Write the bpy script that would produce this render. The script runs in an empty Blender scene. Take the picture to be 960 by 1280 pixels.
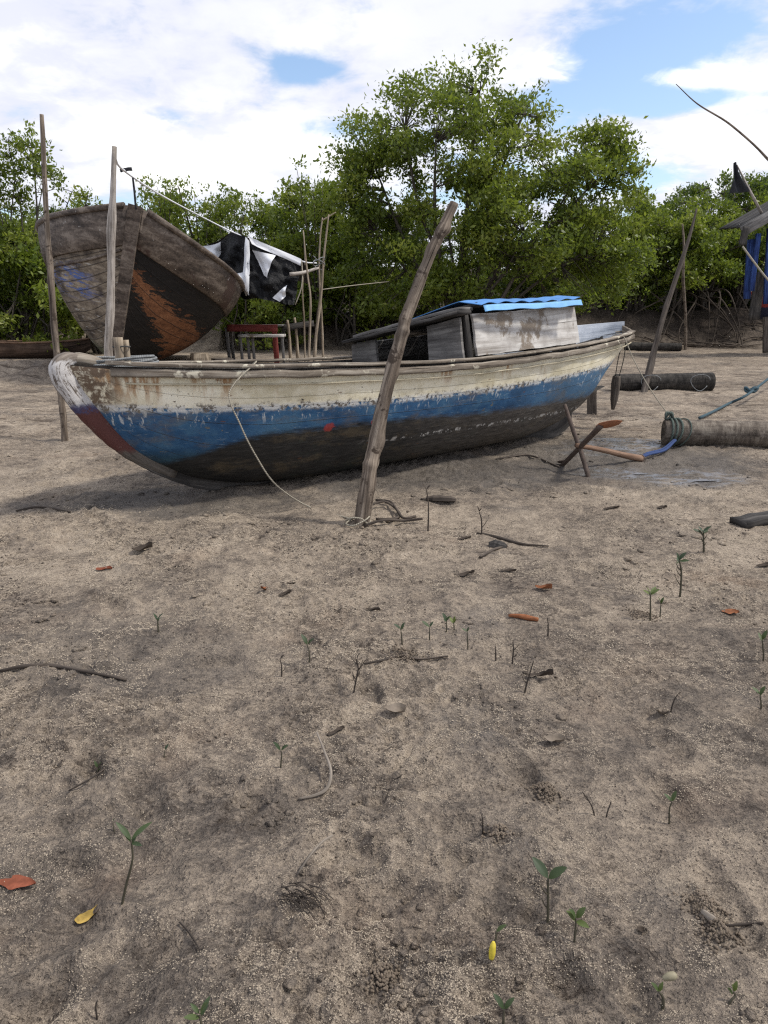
import bpy, math, random
import numpy as np
from mathutils import Vector, Matrix, Euler
PI = math.pi
R = math.radians
sc = bpy.context.scene
COL = sc.collection
rnd = random.Random(7)

# ------------------------------------------------------------------ camera
F = 925.0
PITCH = R(15.41)
CAM_Z = 1.5
cd = bpy.data.cameras.new('camera')
cd.sensor_fit = 'VERTICAL'
cd.angle = 2 * math.atan(640.0 / F)
cd.clip_start = 0.05
cd.clip_end = 2000
cam = bpy.data.objects.new('camera', cd)
COL.objects.link(cam)
cam.location = (0, 0, CAM_Z)
cam.rotation_euler = (PI / 2 - PITCH, 0, 0)
sc.camera = cam
cT, sT = math.cos(PITCH), math.sin(PITCH)

def ray(px, py):
    xc, yc = (px - 480.0) / F, -(py - 640.0) / F
    return Vector((xc, cT + yc * sT, -sT + yc * cT))

def at(px, py, Y):
    d = ray(px, py)
    t = Y / d.y
    return Vector((d.x * t, Y, CAM_Z + d.z * t))

# ------------------------------------------------------------------ noise and terrain
def gnoise(x, y, seed=0):
    x = np.asarray(x, float) + seed * 17.31
    y = np.asarray(y, float) - seed * 9.77
    xi, yi = np.floor(x).astype(np.int64), np.floor(y).astype(np.int64)
    xf, yf = x - xi, y - yi
    u = xf * xf * xf * (xf * (xf * 6 - 15) + 10)
    v = yf * yf * yf * (yf * (yf * 6 - 15) + 10)
    def g(ix, iy, dx, dy):
        h = (ix * 374761393 + iy * 668265263 + seed * 1442695041) & 0xffffffff
        h = ((h ^ (h >> 13)) * 1274126177) & 0xffffffff
        h = h ^ (h >> 16)
        a = (h & 0xffff) / 65536.0 * 2 * PI
        return np.cos(a) * dx + np.sin(a) * dy
    n00 = g(xi, yi, xf, yf); n10 = g(xi + 1, yi, xf - 1, yf)
    n01 = g(xi, yi + 1, xf, yf - 1); n11 = g(xi + 1, yi + 1, xf - 1, yf - 1)
    return ((n00 * (1 - u) + n10 * u) * (1 - v) + (n01 * (1 - u) + n11 * u) * v) * 1.5

def fbm(x, y, f, octv=4, seed=0):
    s = 0; a = 1.0; t = 0
    for o in range(octv):
        s = s + a * gnoise(np.asarray(x) * f, np.asarray(y) * f, seed + o * 3); t += a
        a *= 0.5; f *= 2.03
    return s / t

def sstep(a, b, x):
    t = np.clip((x - a) / (b - a), 0, 1)
    return t * t * (3 - 2 * t)

_fr = random.Random(21)
DENTS = []
for k in range(170):
    y = 1.3 + 13 * _fr.random() ** 1.6
    x = (_fr.random() - .5) * (2.2 * y * .62 + 2)
    DENTS.append((x, y, _fr.uniform(0, PI), _fr.uniform(.08, .17), _fr.uniform(.04, .075), _fr.uniform(.012, .034)))

def hgt(x, y, fine=True):
    x = np.asarray(x, float); y = np.asarray(y, float)
    d = np.hypot(x, y)
    h = .045 * fbm(x, y, .22, 2, 1)
    h = h + .034 * fbm(x, y, 1.0, 3, 5)
    if fine:
        f1 = 1 - .6 * sstep(10, 26, d)
        h = h + f1 * .030 * fbm(x, y, 3.4, 3, 11)
        f2 = 1 - sstep(9, 18, d)
        rough = sstep(-.15, .25, fbm(x, y, .9, 3, 31))
        rid = 1 - np.abs(fbm(x * 1.0, y * 1.3, 7.5, 3, 19)) * 2.2
        h = h + f2 * .019 * rid * (.3 + .7 * rough)
        rid2 = 1 - np.abs(fbm(x * 1.2, y, 15, 2, 29)) * 2.4
        h = h + f2 * .009 * np.clip(rid2, -1, 1) * (.2 + .8 * rough)
        f3 = 1 - sstep(5, 9, d)
        h = h + f3 * (.0125 * rough + .003) * fbm(x, y, 24, 2, 23)
        for (dx, dy, a, ra, rb, dep) in DENTS:
            m = (np.abs(x - dx) < .45) & (np.abs(y - dy) < .45)
            if not np.any(m):
                continue
            xx, yy = x[m] - dx, y[m] - dy
            u = (xx * math.cos(a) + yy * math.sin(a)) / ra
            v = (-xx * math.sin(a) + yy * math.cos(a)) / rb
            r2 = u * u + v * v
            hh = h[m] - dep * np.exp(-r2 ** 2) + .35 * dep * np.exp(-((np.sqrt(r2) - 1.35) / .35) ** 2)
            h[m] = hh
    # sand heaped along the keel and round the foot of the leaning pole
    u = np.clip((x + 1.05) * .766 + (y - 6.28) * .643, -.4, 3.4)
    dk = np.hypot(x + 1.05 - u * .766, y - 6.28 - u * .643)
    h = h + .05 * np.exp(-(dk / .30) ** 2) * (1 + .6 * gnoise(x * 3, y * 3, 91)) + .035 * np.exp(-(((x + .17) ** 2 + (y - 5.14) ** 2) / .03))
    # ground raised behind the mangroves, added to block bright sky between the trunks
    h = h + 2.2 * sstep(36, 44, y)
    # sand heap at the far left, slight rise to the left
    h = h + .42 * np.exp(-(((x + 7.9) / 1.1) ** 2 + ((y - 16.6) / 1.0) ** 2)) * (1 + .5 * fbm(x, y, 1.4, 3, 41))
    # muddy bank under the mangroves
    edge = np.where(x > 5, 28.9, np.where(x > -1, 29.4, 28.6)) + 1.4 * fbm(x, y, .14, 2, 51)
    edge = np.where(x < -6, 27.0, edge)
    top = 1.35 + .3 * fbm(x, y, .2, 2, 52)
    h = h + top * sstep(0, 2.6, y - edge) * (1 + .12 * fbm(x, y, 1.1, 3, 53))
    return h

def gz(x, y):
    return float(hgt(np.array([x]), np.array([y]))[0])

def G_(px, py):
    """the point of the ground seen in that direction"""
    d = ray(px, py)
    h = 0.0
    for k in range(8):
        t = (h - CAM_Z) / d.z
        x, y = d.x * t, d.y * t
        h = .5 * h + .5 * gz(x, y) if k > 2 else gz(x, y)
    return Vector((x, y, gz(x, y)))

# ------------------------------------------------------------------ object helpers
def tag(o, label=None, cat=None, group=None, kind=None):
    if label: o['label'] = label
    if cat: o['category'] = cat
    if group: o['group'] = group
    if kind: o['kind'] = kind
    return o

def empty(name, loc=(0, 0, 0), rot=(0, 0, 0), **kw):
    o = bpy.data.objects.new(name, None)
    o.empty_display_size = .1
    COL.objects.link(o)
    o.location = loc
    o.rotation_euler = rot
    return tag(o, **kw)

class MB:
    def __init__(s):
        s.v = []; s.f = []; s.uv = []
    def add(s, verts, faces, uvs=None):
        b = len(s.v)
        s.v += [tuple(p) for p in verts]
        for i, f in enumerate(faces):
            s.f.append(tuple(b + k for k in f))
            s.uv.append(uvs[i] if uvs else [(0, 0)] * len(f))
    def build(s, name, mat, parent=None, smooth=True, loc=None, world=False):
        me = bpy.data.meshes.new(name)
        v = s.v
        me.from_pydata(v, [], s.f)
        ul = me.uv_layers.new(name='UVMap')
        flat = [c for f in s.uv for uv in f for c in uv]
        ul.data.foreach_set('uv', flat)
        if smooth:
            me.polygons.foreach_set('use_smooth', [True] * len(me.polygons))
        me.materials.append(mat)
        me.update()
        o = bpy.data.objects.new(name, me)
        COL.objects.link(o)
        if parent: o.parent = parent
        if loc is not None: o.location = loc
        return o

def rings(mb, rs, us=None, closed=True, cap=True, vs=None):
    n = len(rs[0])
    verts = [p for r in rs for p in r]
    if vs is None:
        vs = [0.0]
        for a, b in zip(rs[:-1], rs[1:]):
            ca = sum((Vector(p) for p in a), Vector()) / n; cb = sum((Vector(p) for p in b), Vector()) / n
            vs.append(vs[-1] + (cb - ca).length)
    if us is None:
        r = rs[len(rs) // 2]; us = [0.0]
        for k in range(n):
            us.append(us[-1] + (Vector(r[(k + 1) % n]) - Vector(r[k])).length)
    faces = []; uvs = []
    m = n if closed else n - 1
    for i in range(len(rs) - 1):
        for k in range(m):
            k2 = (k + 1) % n
            faces.append((i * n + k, i * n + k2, (i + 1) * n + k2, (i + 1) * n + k))
            uvs.append([(us[k], vs[i]), (us[k + 1], vs[i]), (us[k + 1], vs[i + 1]), (us[k], vs[i + 1])])
    if cap and closed:
        faces.append(tuple(range(n))[::-1]); uvs.append([(0.02 * math.cos(2 * PI * k / n), .02 * math.sin(2 * PI * k / n)) for k in range(n)][::-1])
        b = (len(rs) - 1) * n
        faces.append(tuple(b + k for k in range(n))); uvs.append([(0.02 * math.cos(2 * PI * k / n), vs[-1] + .02 * math.sin(2 * PI * k / n)) for k in range(n)])
    mb.add(verts, faces, uvs)

def catmull(pts, n=6):
    P = [Vector(p) for p in pts]
    if len(P) < 3: 
        return [P[0].lerp(P[-1], k / n) for k in range(n + 1)]
    out = []
    for i in range(len(P) - 1):
        p0 = P[i - 1] if i > 0 else P[0] * 2 - P[1]
        p1, p2 = P[i], P[i + 1]
        p3 = P[i + 2] if i + 2 < len(P) else P[-1] * 2 - P[-2]
        for k in range(n):
            t = k / n
            out.append(.5 * ((2 * p1) + (p2 - p0) * t + (2 * p0 - 5 * p1 + 4 * p2 - p3) * t * t + (3 * p1 - p0 - 3 * p2 + p3) * t ** 3))
    out.append(P[-1])
    return out

def tube(mb, pts, rad, n=8, wob=0.0, seed=0, cap=True, knots=0):
    P = [Vector(p) for p in pts]
    m = len(P)
    rr = rad if hasattr(rad, '__len__') else [rad] * m
    if len(rr) != m:
        rr = [float(np.interp(i / (m - 1), np.linspace(0, 1, len(rr)), rr)) for i in range(m)]
    rg = random.Random(seed)
    t0 = (P[1] - P[0]).normalized()
    side = t0.orthogonal().normalized()
    kn = [(rg.random(), rg.uniform(0, 2 * PI), rg.uniform(.25, .5)) for _ in range(knots)]
    phs = [rg.uniform(0, 6.28) for _ in range(4)]
    out = []
    for i in range(m):
        t = (P[min(i + 1, m - 1)] - P[max(i - 1, 0)]).normalized()
        side = (side - t * side.dot(t))
        side = side.normalized() if side.length > 1e-6 else t.orthogonal().normalized()
        up = t.cross(side)
        ring = []
        for k in range(n):
            a = 2 * PI * k / n
            f = 1 + wob * (.6 * math.sin(2 * a + phs[0] + i * .35) + .4 * math.sin(3 * a + phs[1] - i * .5) + rg.uniform(-.35, .35))
            for (kt, ka, kh) in kn:
                dd = ((i / (m - 1) - kt) * m / 1.3) ** 2
                da = (math.cos(a - ka) + 1) / 2
                f += kh * math.exp(-dd) * da ** 3
            ring.append(P[i] + (side * math.cos(a) + up * math.sin(a)) * rr[i] * f)
        out.append(ring)
    us = [k / n * 2 * PI * max(rr) for k in range(n + 1)]
    rings(mb, out, us=us, cap=cap)

def plank(mb, a, b, w, t, up=(0, 0, 1), nseg=8, jit=.004, ch=.005, seed=0, w2=None):
    a, b = Vector(a), Vector(b)
    ax = (b - a).normalized(); up = Vector(up)
    sd = ax.cross(up).normalized(); up = sd.cross(ax).normalized()
    rg = random.Random(seed)
    rs = []
    ch = min(ch, t * .3, w * .3)
    for i in range(nseg + 1):
        f = i / nseg
        ww = (w if w2 is None else w + (w2 - w) * f)
        j1, j2, j3 = rg.uniform(-jit, jit), rg.uniform(-jit, jit), rg.uniform(-jit, jit) * .6
        h, k = ww / 2, t / 2
        e = rg.uniform(-.5, .5) * jit * 2
        c = a.lerp(b, f)
        prof = [(-h + ch + j1, -k), (h - ch + j2, -k), (h + j2, -k + ch), (h + j2, k - ch), (h - ch + j2, k), (-h + ch + j1, k), (-h + j1, k - ch), (-h + j1, -k + ch)]
        off = ax * (e if i in (0, nseg) else 0)
        rs.append([c + sd * x + up * (y + j3) + off for x, y in prof])
    rings(mb, rs)

def hermite(xs, ys):
    xs = np.array(xs, float); ys = np.array(ys, float)
    d = np.diff(ys) / np.diff(xs)
    m = np.zeros(len(xs)); m[0] = d[0]; m[-1] = d[-1]
    for i in range(1, len(xs) - 1):
        m[i] = 0 if d[i - 1] * d[i] <= 0 else 2 * d[i - 1] * d[i] / (d[i - 1] + d[i])
    def f(x):
        x = min(max(x, xs[0]), xs[-1])
        i = min(int(np.searchsorted(xs, x, side='right')) - 1, len(xs) - 2)
        h = xs[i + 1] - xs[i]; t = (x - xs[i]) / h
        return float((2 * t ** 3 - 3 * t ** 2 + 1) * ys[i] + (t ** 3 - 2 * t ** 2 + t) * h * m[i] + (-2 * t ** 3 + 3 * t ** 2) * ys[i + 1] + (t ** 3 - t ** 2) * h * m[i + 1])
    return f

# ------------------------------------------------------------------ material helpers
class G:
    def __init__(s, name, rough=.85, spec=.3):
        s.m = bpy.data.materials.new(name); s.m.use_nodes = True
        s.t = s.m.node_tree; s.b = s.t.nodes['Principled BSDF']
        s.b.inputs['Roughness'].default_value = rough
        s.b.inputs['Specular IOR Level'].default_value = spec
        s.tc = s.t.nodes.new('ShaderNodeTexCoord')
        s.obj = s.tc.outputs['Object']; s.uv = s.tc.outputs['UV']
    def set(s, sock, v):
        if isinstance(v, bpy.types.NodeSocket): s.t.links.new(v, sock)
        elif isinstance(v, (tuple, list)) and len(v) == 3 and sock.type == 'RGBA': sock.default_value = (*v, 1)
        else: sock.default_value = v
    def node(s, t, **a):
        n = s.t.nodes.new(t)
        for k, v in a.items(): setattr(n, k, v)
        return n
    def map(s, vec, scale=(1, 1, 1), loc=(0, 0, 0), rot=(0, 0, 0)):
        n = s.node('ShaderNodeMapping'); s.set(n.inputs['Vector'], vec)
        n.inputs['Scale'].default_value = scale; n.inputs['Location'].default_value = loc; n.inputs['Rotation'].default_value = rot
        return n.outputs[0]
    def noise(s, vec, scale, detail=5, rough=.6, dist=0):
        n = s.node('ShaderNodeTexNoise'); s.set(n.inputs['Vector'], vec)
        for k, v in (('Scale', scale), ('Detail', detail), ('Roughness', rough), ('Distortion', dist)): n.inputs[k].default_value = v
        return n.outputs['Fac']
    def voro(s, vec, scale, feature='F1', out='Distance', rand=1):
        n = s.node('ShaderNodeTexVoronoi', feature=feature); s.set(n.inputs['Vector'], vec)
        n.inputs['Scale'].default_value = scale; n.inputs['Randomness'].default_value = rand
        return n.outputs[out]
    def ramp(s, fac, stops, interp='LINEAR'):
        n = s.node('ShaderNodeValToRGB'); s.set(n.inputs['Fac'], fac)
        cr = n.color_ramp; cr.interpolation = interp
        while len(cr.elements) < len(stops): cr.elements.new(.5)
        for e, (p, c) in zip(cr.elements, stops):
            e.position = p
            e.color = (*c, 1) if hasattr(c, '__len__') else (c, c, c, 1)
        return n.outputs['Color']
    def sm(s, x, a, b):
        n = s.node('ShaderNodeMapRange', interpolation_type='SMOOTHSTEP')
        s.set(n.inputs['Value'], x); n.inputs['From Min'].default_value = a; n.inputs['From Max'].default_value = b
        return n.outputs['Result']
    def mix(s, f, a, b, mode='MIX'):
        n = s.node('ShaderNodeMix', data_type='RGBA', blend_type=mode)
        s.set(n.inputs[0], f); s.set(n.inputs[6], a); s.set(n.inputs[7], b)
        return n.outputs[2]
    def ma(s, op, a, b=0.0, c=None, clamp=False):
        n = s.node('ShaderNodeMath', operation=op, use_clamp=clamp)
        s.set(n.inputs[0], a); s.set(n.inputs[1], b)
        if c is not None: s.set(n.inputs[2], c)
        return n.outputs[0]
    def sep(s, vec):
        n = s.node('ShaderNodeSeparateXYZ'); s.set(n.inputs[0], vec); return n.outputs
    def bump(s, h, strength=.5, dist=.01, prev=None):
        n = s.node('ShaderNodeBump'); s.set(n.inputs['Height'], h)
        s.set(n.inputs['Strength'], strength); n.inputs['Distance'].default_value = dist
        if prev: s.set(n.inputs['Normal'], prev)
        return n.outputs[0]
    def done(s, col=None, normal=None, rough=None):
        if col is not None: s.set(s.b.inputs['Base Color'], col)
        if normal is not None: s.set(s.b.inputs['Normal'], normal)
        if rough is not None: s.set(s.b.inputs['Roughness'], rough)
        return s.m

def wood(name, dark, mid, light, gs=1.0, bumps=.5, rough=.85, patch=None):
    """weathered timber: grain along the v of the UV map"""
    g = G(name, rough, .25)
    v = g.map(g.uv, (38 * gs, 2.2 * gs, 1))
    n1 = g.noise(v, 1.0, 6, .65, .6)
    n2 = g.noise(g.map(g.uv, (9 * gs, .9 * gs, 1), (3, 7, 0)), 1.0, 4, .6)
    n3 = g.noise(g.obj, 3.5, 5, .65)
    f = g.ma('ADD', g.ma('MULTIPLY', n1, .55), g.ma('MULTIPLY', n2, .45))
    c = g.ramp(f, [(.39, dark), (.5, mid), (.61, light)])
    c = g.mix(g.sm(n3, .42, .7), c, g.mix(.55, c, dark))
    crack = g.sm(g.noise(g.map(g.uv, (60 * gs, 1.4 * gs, 1), (11, 2, 0)), 1, 3, .5), .64, .7)
    c = g.mix(crack, c, tuple(x * .25 for x in dark))
    if patch:
        pn = g.noise(g.obj, patch[1], 6, .7, .3)
        c = g.mix(g.sm(pn, patch[2], patch[2] + .06), c, patch[0])
    h = g.ma('SUBTRACT', f, g.ma('MULTIPLY', crack, .6))
    return g.done(c, g.bump(h, bumps, .012))

def plain(name, col, rough=.8, spec=.3, var=.3, scale=20, bump=.2, bd=.004):
    g = G(name, rough, spec)
    n = g.noise(g.obj, scale, 5, .65)
    n2 = g.noise(g.obj, scale * .13, 4, .6)
    f = g.ma('MULTIPLY', g.ma('ADD', n, n2), .5)
    c = g.ramp(f, [(.3, tuple(x * (1 - var) for x in col)), (.7, tuple(min(1, x * (1 + var)) for x in col))])
    return g.done(c, g.bump(n, bump, bd))

def rope_mat(name, col):
    g = G(name, .9, .15)
    u, v = g.sep(g.uv)[0], g.sep(g.uv)[1]
    w = g.ma('SINE', g.ma('ADD', g.ma('MULTIPLY', v, 420), g.ma('MULTIPLY', u, 160)))
    n = g.noise(g.obj, 30, 4)
    c = g.mix(g.sm(w, -1, 1), tuple(x * .55 for x in col), col)
    c = g.mix(g.sm(n, .45, .75), c, tuple(x * .5 + .02 for x in col))
    return g.done(c, g.bump(w, .5, .002))

def leaf_mat(name, stops, trans=.48, rough=.45):
    g = G(name, rough, .4)
    c = g.ramp(g.sep(g.uv)[0], stops)
    g.set(g.b.inputs['Base Color'], c)
    tr = g.node('ShaderNodeBsdfTranslucent')
    g.set(tr.inputs['Color'], g.mix(.5, c, (.25, .33, .03), 'MIX'))
    mx = g.node('ShaderNodeMixShader'); mx.inputs[0].default_value = trans
    out = g.t.nodes['Material Output']
    g.t.links.new(g.b.outputs[0], mx.inputs[1]); g.t.links.new(tr.outputs[0], mx.inputs[2]); g.t.links.new(mx.outputs[0], out.inputs[0])
    return g.m

# ------------------------------------------------------------------ materials
M = {}
M['pole'] = wood('bare_pole_wood', (.050, .038, .029), (.165, .130, .100), (.36, .30, .235), 1.0, .9, .85, ((.060, .044, .033), 8.0, .545))
M['pole_pale'] = wood('pale_pole_wood', (.12, .10, .08), (.36, .32, .28), (.55, .50, .44), 1.0, .6)
M['pole_dark'] = wood('dark_pole_wood', (.035, .028, .024), (.085, .07, .058), (.16, .135, .11), 1.0, .6)
M['stick'] = wood('thin_stick_wood', (.14, .11, .08), (.29, .235, .17), (.45, .38, .29), 1.2, .5)
M['grey_wood'] = wood('grey_plank_wood', (.075, .07, .066), (.17, .16, .15), (.30, .285, .265), .8, .5)
M['dark_wood'] = wood('dark_plank_wood', (.02, .018, .017), (.05, .046, .042), (.11, .10, .09), .8, .5)
M['pale_ply'] = wood('whitewashed_board', (.22, .195, .17), (.50, .475, .44), (.70, .68, .64), .5, .35, .8, ((.23, .19, .15), 2.4, .52))
M['rail_wood'] = wood('weathered_rail_wood', (.085, .068, .052), (.22, .185, .145), (.42, .375, .31), .8, .6, .85, ((.52, .48, .38), 5.0, .57))
def bark_mat(name, dark, mid, light):
    g = G(name, .9, .2)
    n1 = g.noise(g.map(g.uv, (5, 15, 1)), 1, 7, .75, 1.4); n2 = g.noise(g.map(g.uv, (26, 3, 1), (5, 1, 0)), 1, 5, .65, .3); n3 = g.noise(g.obj, 4, 6, .7)
    f = g.ma('ADD', g.ma('MULTIPLY', n1, .45), g.ma('ADD', g.ma('MULTIPLY', n2, .25), g.ma('MULTIPLY', n3, .3)))
    c = g.ramp(f, [(.40, dark), (.5, mid), (.60, light)])
    return g.done(c, g.bump(f, .9, .03))
M['log'] = bark_mat('palm_log_bark', (.045, .037, .030), (.135, .112, .09), (.27, .235, .19))
M['log_dark'] = bark_mat('wet_log_bark', (.012, .011, .010), (.034, .031, .028), (.085, .076, .066))
M['rusty'] = plain('rust_orange', (.27, .115, .06), .9, .2, .5, 40, .6)
M['iron'] = plain('rusty_iron', (.085, .062, .050), .8, .3, .5, 60, .6)
M['rust_wood'] = wood('rust_brown_bar', (.08, .05, .034), (.19, .115, .075), (.30, .20, .14), 1, .6)
M['rope_pale'] = rope_mat('pale_rope', (.42, .38, .30))
M['rope_dark'] = rope_mat('dark_rope', (.085, .085, .08))
M['rope_green'] = rope_mat('green_grey_rope', (.12, .15, .13))
M['rope_blue'] = rope_mat('blue_rope', (.055, .09, .22))
M['rope_teal'] = rope_mat('teal_rope', (.075, .125, .15))
M['rope_grey'] = rope_mat('grey_rope', (.28, .29, .29))
M['red_paint'] = wood('worn_red_paint', (.10, .02, .018), (.21, .045, .038), (.28, .085, .07), .7, .3)
M['white_paint'] = plain('dirty_white_paint', (.62, .60, .56), .7, .3, .2, 14, .3)
M['concrete'] = plain('mossy_block', (.17, .145, .11), .95, .2, .4, 12, .6, .02)
M['bark'] = wood('mangrove_bark', (.035, .03, .024), (.085, .072, .058), (.15, .13, .105), .6, .8)
M['root'] = wood('mangrove_root_bark', (.022, .017, .013), (.065, .050, .038), (.15, .12, .092), .8, .6)
LV = [(0, (.040, .064, .012)), (.35, (.105, .145, .022)), (.7, (.195, .240, .036)), (1, (.30, .32, .06))]
M['leaf'] = leaf_mat('mangrove_leaf', LV)
M['leaf_dark'] = leaf_mat('dark_mangrove_leaf', [(0, (.022, .044, .012)), (.5, (.056, .095, .020)), (1, (.12, .16, .034))])
M['leaf_light'] = leaf_mat('light_mangrove_leaf', [(0, (.060, .098, .016)), (.5, (.160, .215, .030)), (1, (.28, .31, .055))])
M['seed_leaf'] = leaf_mat('seedling_leaf', [(0, (.022, .040, .018)), (.5, (.050, .078, .026)), (1, (.12, .15, .035))], .12, .55)
M['seed_stem'] = plain('seedling_stem', (.065, .058, .038), .7, .3, .3, 60)
M['dry_leaf'] = plain('dry_dark_leaf', (.055, .042, .032), .85, .25, .4, 50, .4)
M['grey_leaf'] = plain('dry_grey_leaf', (.20, .165, .13), .85, .25, .35, 50, .4)
M['orange_leaf'] = plain('orange_leaf', (.22, .085, .038), .8, .2, .6, 45, .5)
M['red_leaf'] = plain('red_brown_leaf', (.20, .062, .034), .85, .2, .6, 45, .6)
M['yellow_leaf'] = plain('yellow_leaf', (.40, .27, .07), .8, .2, .65, 55, .5)
M['yellow_pod'] = plain('yellow_pod', (.60, .48, .05), .55, .4, .2, 60, .2)
M['pale_pod'] = plain('pale_pod', (.26, .23, .15), .6, .4, .2, 60, .2)
M['twig'] = wood('dead_twig', (.03, .024, .02), (.07, .056, .045), (.13, .105, .085), 1.5, .4)
M['twig_pale'] = wood('bleached_twig', (.13, .11, .09), (.25, .215, .175), (.38, .33, .28), 1.5, .4)
M['blue_sheet'] = plain('light_blue_sheet', (.20, .43, .72), .6, .25, .35, 7, .2)
M['blue_sheet_back'] = plain('mid_blue_sheet', (.075, .23, .52), .6, .3, .35, 7, .2)
M['blue_paint'] = wood('worn_blue_paint', (.008, .014, .05), (.018, .04, .15), (.05, .10, .28), .7, .3)
M['flag'] = plain('faded_black_cloth', (.035, .036, .04), .9, .2, .3, 30, .3)
M['white_cloth'] = plain('white_plastic_sheet', (.75, .76, .78), .5, .4, .08, 6, .2)
M['net'] = plain('dark_blue_netting', (.03, .05, .085), .9, .2, .5, 80, .6)

def ground_mat():
    g = G('beach_sand', .95, .2)
    o = g.obj
    x, y, z = g.sep(o)
    n1 = g.noise(o, .55, 7, .62, .4)
    n2 = g.noise(g.map(o, (1, 1, 1), (13, 4, 0)), 2.3, 7, .66, .5)
    n3 = g.noise(g.map(o, (1, 1, 1), (3, 17, 0)), 11, 6, .7)
    n4 = g.noise(o, 60, 4, .7)
    f = g.ma('ADD', g.ma('ADD', g.ma('MULTIPLY', n1, .24), g.ma('MULTIPLY', n2, .26)), g.ma('ADD', g.ma('MULTIPLY', n3, .26), g.ma('MULTIPLY', n4, .24)))  # fine noise weighted up so its tones also paint in small relief shading
    # paler, drier sand some five to eight metres away
    dry = g.ma('ADD', -.006, g.ma('MULTIPLY', g.sm(y, 2.0, 4.6), .040))
    f2 = g.ma('ADD', f, dry)
    c = g.ramp(f2, [(.40, (.062, .052, .044)), (.455, (.128, .107, .088)), (.50, (.21, .172, .135)), (.55, (.315, .258, .197)), (.61, (.43, .358, .275))])
    # rusty and grey tinges
    t = g.noise(g.map(o, (1, 1, 1), (31, 7, 0)), 1.2, 5, .6)
    c = g.mix(g.ma('MULTIPLY', g.sm(t, .55, .75), .35), c, (.20, .125, .08))
    c = g.mix(g.ma('MULTIPLY', g.sm(t, .45, .25), .45), c, (.115, .11, .108))
    # grains and dark crumbs
    v = g.voro(o, 130)
    gm = g.sm(g.noise(g.map(o, (1, 1, 1), (5, 9, 0)), 4.5, 6, .7), .46, .62)
    c = g.mix(g.ma('MULTIPLY', g.sm(v, .34, .18), g.ma('MULTIPLY', gm, .6)), c, (.40, .34, .26))
    v2 = g.voro(g.map(o, (1, 1, 1), (2, 5, 0)), 46)
    c = g.mix(g.ma('MULTIPLY', g.sm(v2, .2, .1), g.sm(n2, .5, .62)), c, (.045, .036, .03))
    # damp pits, dark flecks and cracks in ragged drifts, painting in shade of small clefts
    pit = g.noise(g.map(o, (1, 1.25, 1), (8, 21, 0)), 30, 5, .75, .5)
    drift = g.sm(g.noise(g.map(o, (1, 1, 1), (17, 2, 0)), 1.7, 6, .7), .40, .62)
    c = g.mix(g.ma('MULTIPLY', g.sm(pit, .53, .60), g.ma('ADD', .16, g.ma('MULTIPLY', drift, .62))), c, (.060, .047, .037))
    crk = g.noise(g.map(o, (.8, 1.3, 1), (2, 12, 0)), 7, 7, .75, 1.2)
    c = g.mix(g.ma('MULTIPLY', g.sm(g.ma('ABSOLUTE', g.ma('SUBTRACT', crk, .5)), .022, .006), g.ma('MULTIPLY', drift, .85)), c, (.050, .038, .030))
    # streaky dark debris farther away
    n5 = g.noise(g.map(o, (.55, 1.5, 1), (7, 3, 0)), 3.4, 7, .72, .8)
    far = g.sm(y, 6.0, 10.0)
    c = g.mix(g.ma('MULTIPLY', g.sm(n5, .53, .62), g.ma('MULTIPLY', far, .8)), c, (.075, .056, .042))
    # wet mud by the anchor and bow; under the hull it paints in the boat's shade
    def blob(cx, cy, rx, ry):
        ex = g.ma('DIVIDE', g.ma('SUBTRACT', x, cx), rx); ey = g.ma('DIVIDE', g.ma('SUBTRACT', y, cy), ry)
        r = g.ma('SQRT', g.ma('ADD', g.ma('MULTIPLY', ex, ex), g.ma('MULTIPLY', ey, ey)))
        return g.sm(g.ma('ADD', r, g.ma('MULTIPLY', g.ma('SUBTRACT', n2, .5), 1.6)), 1.15, .55)
    wet = g.ma('MAXIMUM', g.ma('MAXIMUM', blob(2.35, 7.5, 1.6, 1.5), blob(-1.7, 5.7, 1.1, .5)), g.ma('MAXIMUM', blob(.2, 6.9, 2.3, .9), g.ma('MULTIPLY', blob(-1.3, 3.1, 1.0, .5), .35)))
    wet_shade_c = g.mix(n3, (.045, .042, .040), (.12, .108, .096))
    c = g.mix(g.ma('MULTIPLY', wet, .7), c, wet_shade_c)
    # mud bank and the soil under the trees
    mud = g.sm(g.ma('ADD', y, g.ma('MULTIPLY', g.ma('SUBTRACT', n1, .5), 6)), 27.5, 31)
    mc = g.ramp(n3, [(.3, (.020, .016, .013)), (.55, (.055, .043, .034)), (.75, (.12, .095, .072))])
    c = g.mix(mud, c, mc)
    # thin films of water left on the mud by the anchor and the near log
    fn = g.noise(g.map(o, (1, 2.6, 1), (3, 8, 0)), 4.2, 7, .72, .4)
    film = g.ma('MAXIMUM', g.ma('MAXIMUM', blob(2.75, 8.25, .75, .45), blob(2.8, 6.65, .62, .34)), g.ma('MAXIMUM', blob(2.2, 6.85, .40, .25), blob(2.2, 7.9, .5, .3)))
    film = g.ma('MULTIPLY', film, g.sm(fn, .47, .54))
    c = g.mix(g.ma('MULTIPLY', film, .6), c, (.10, .098, .098))
    dry_ = g.ma('SUBTRACT', 1.0, g.ma('MULTIPLY', film, .85))
    b = g.bump(n2, g.ma('MULTIPLY', dry_, .6), .07)
    b = g.bump(n3, g.ma('MULTIPLY', dry_, 1.0), .038, b)
    b = g.bump(n4, g.ma('MULTIPLY', dry_, .9), .012, b)
    b = g.bump(g.ma('SUBTRACT', 1.0, v), g.ma('MULTIPLY', dry_, .6), .006, b)
    rough = g.ma('SUBTRACT', .95, g.ma('ADD', g.ma('MULTIPLY', wet, .25), g.ma('MULTIPLY', film, .55)))
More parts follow.
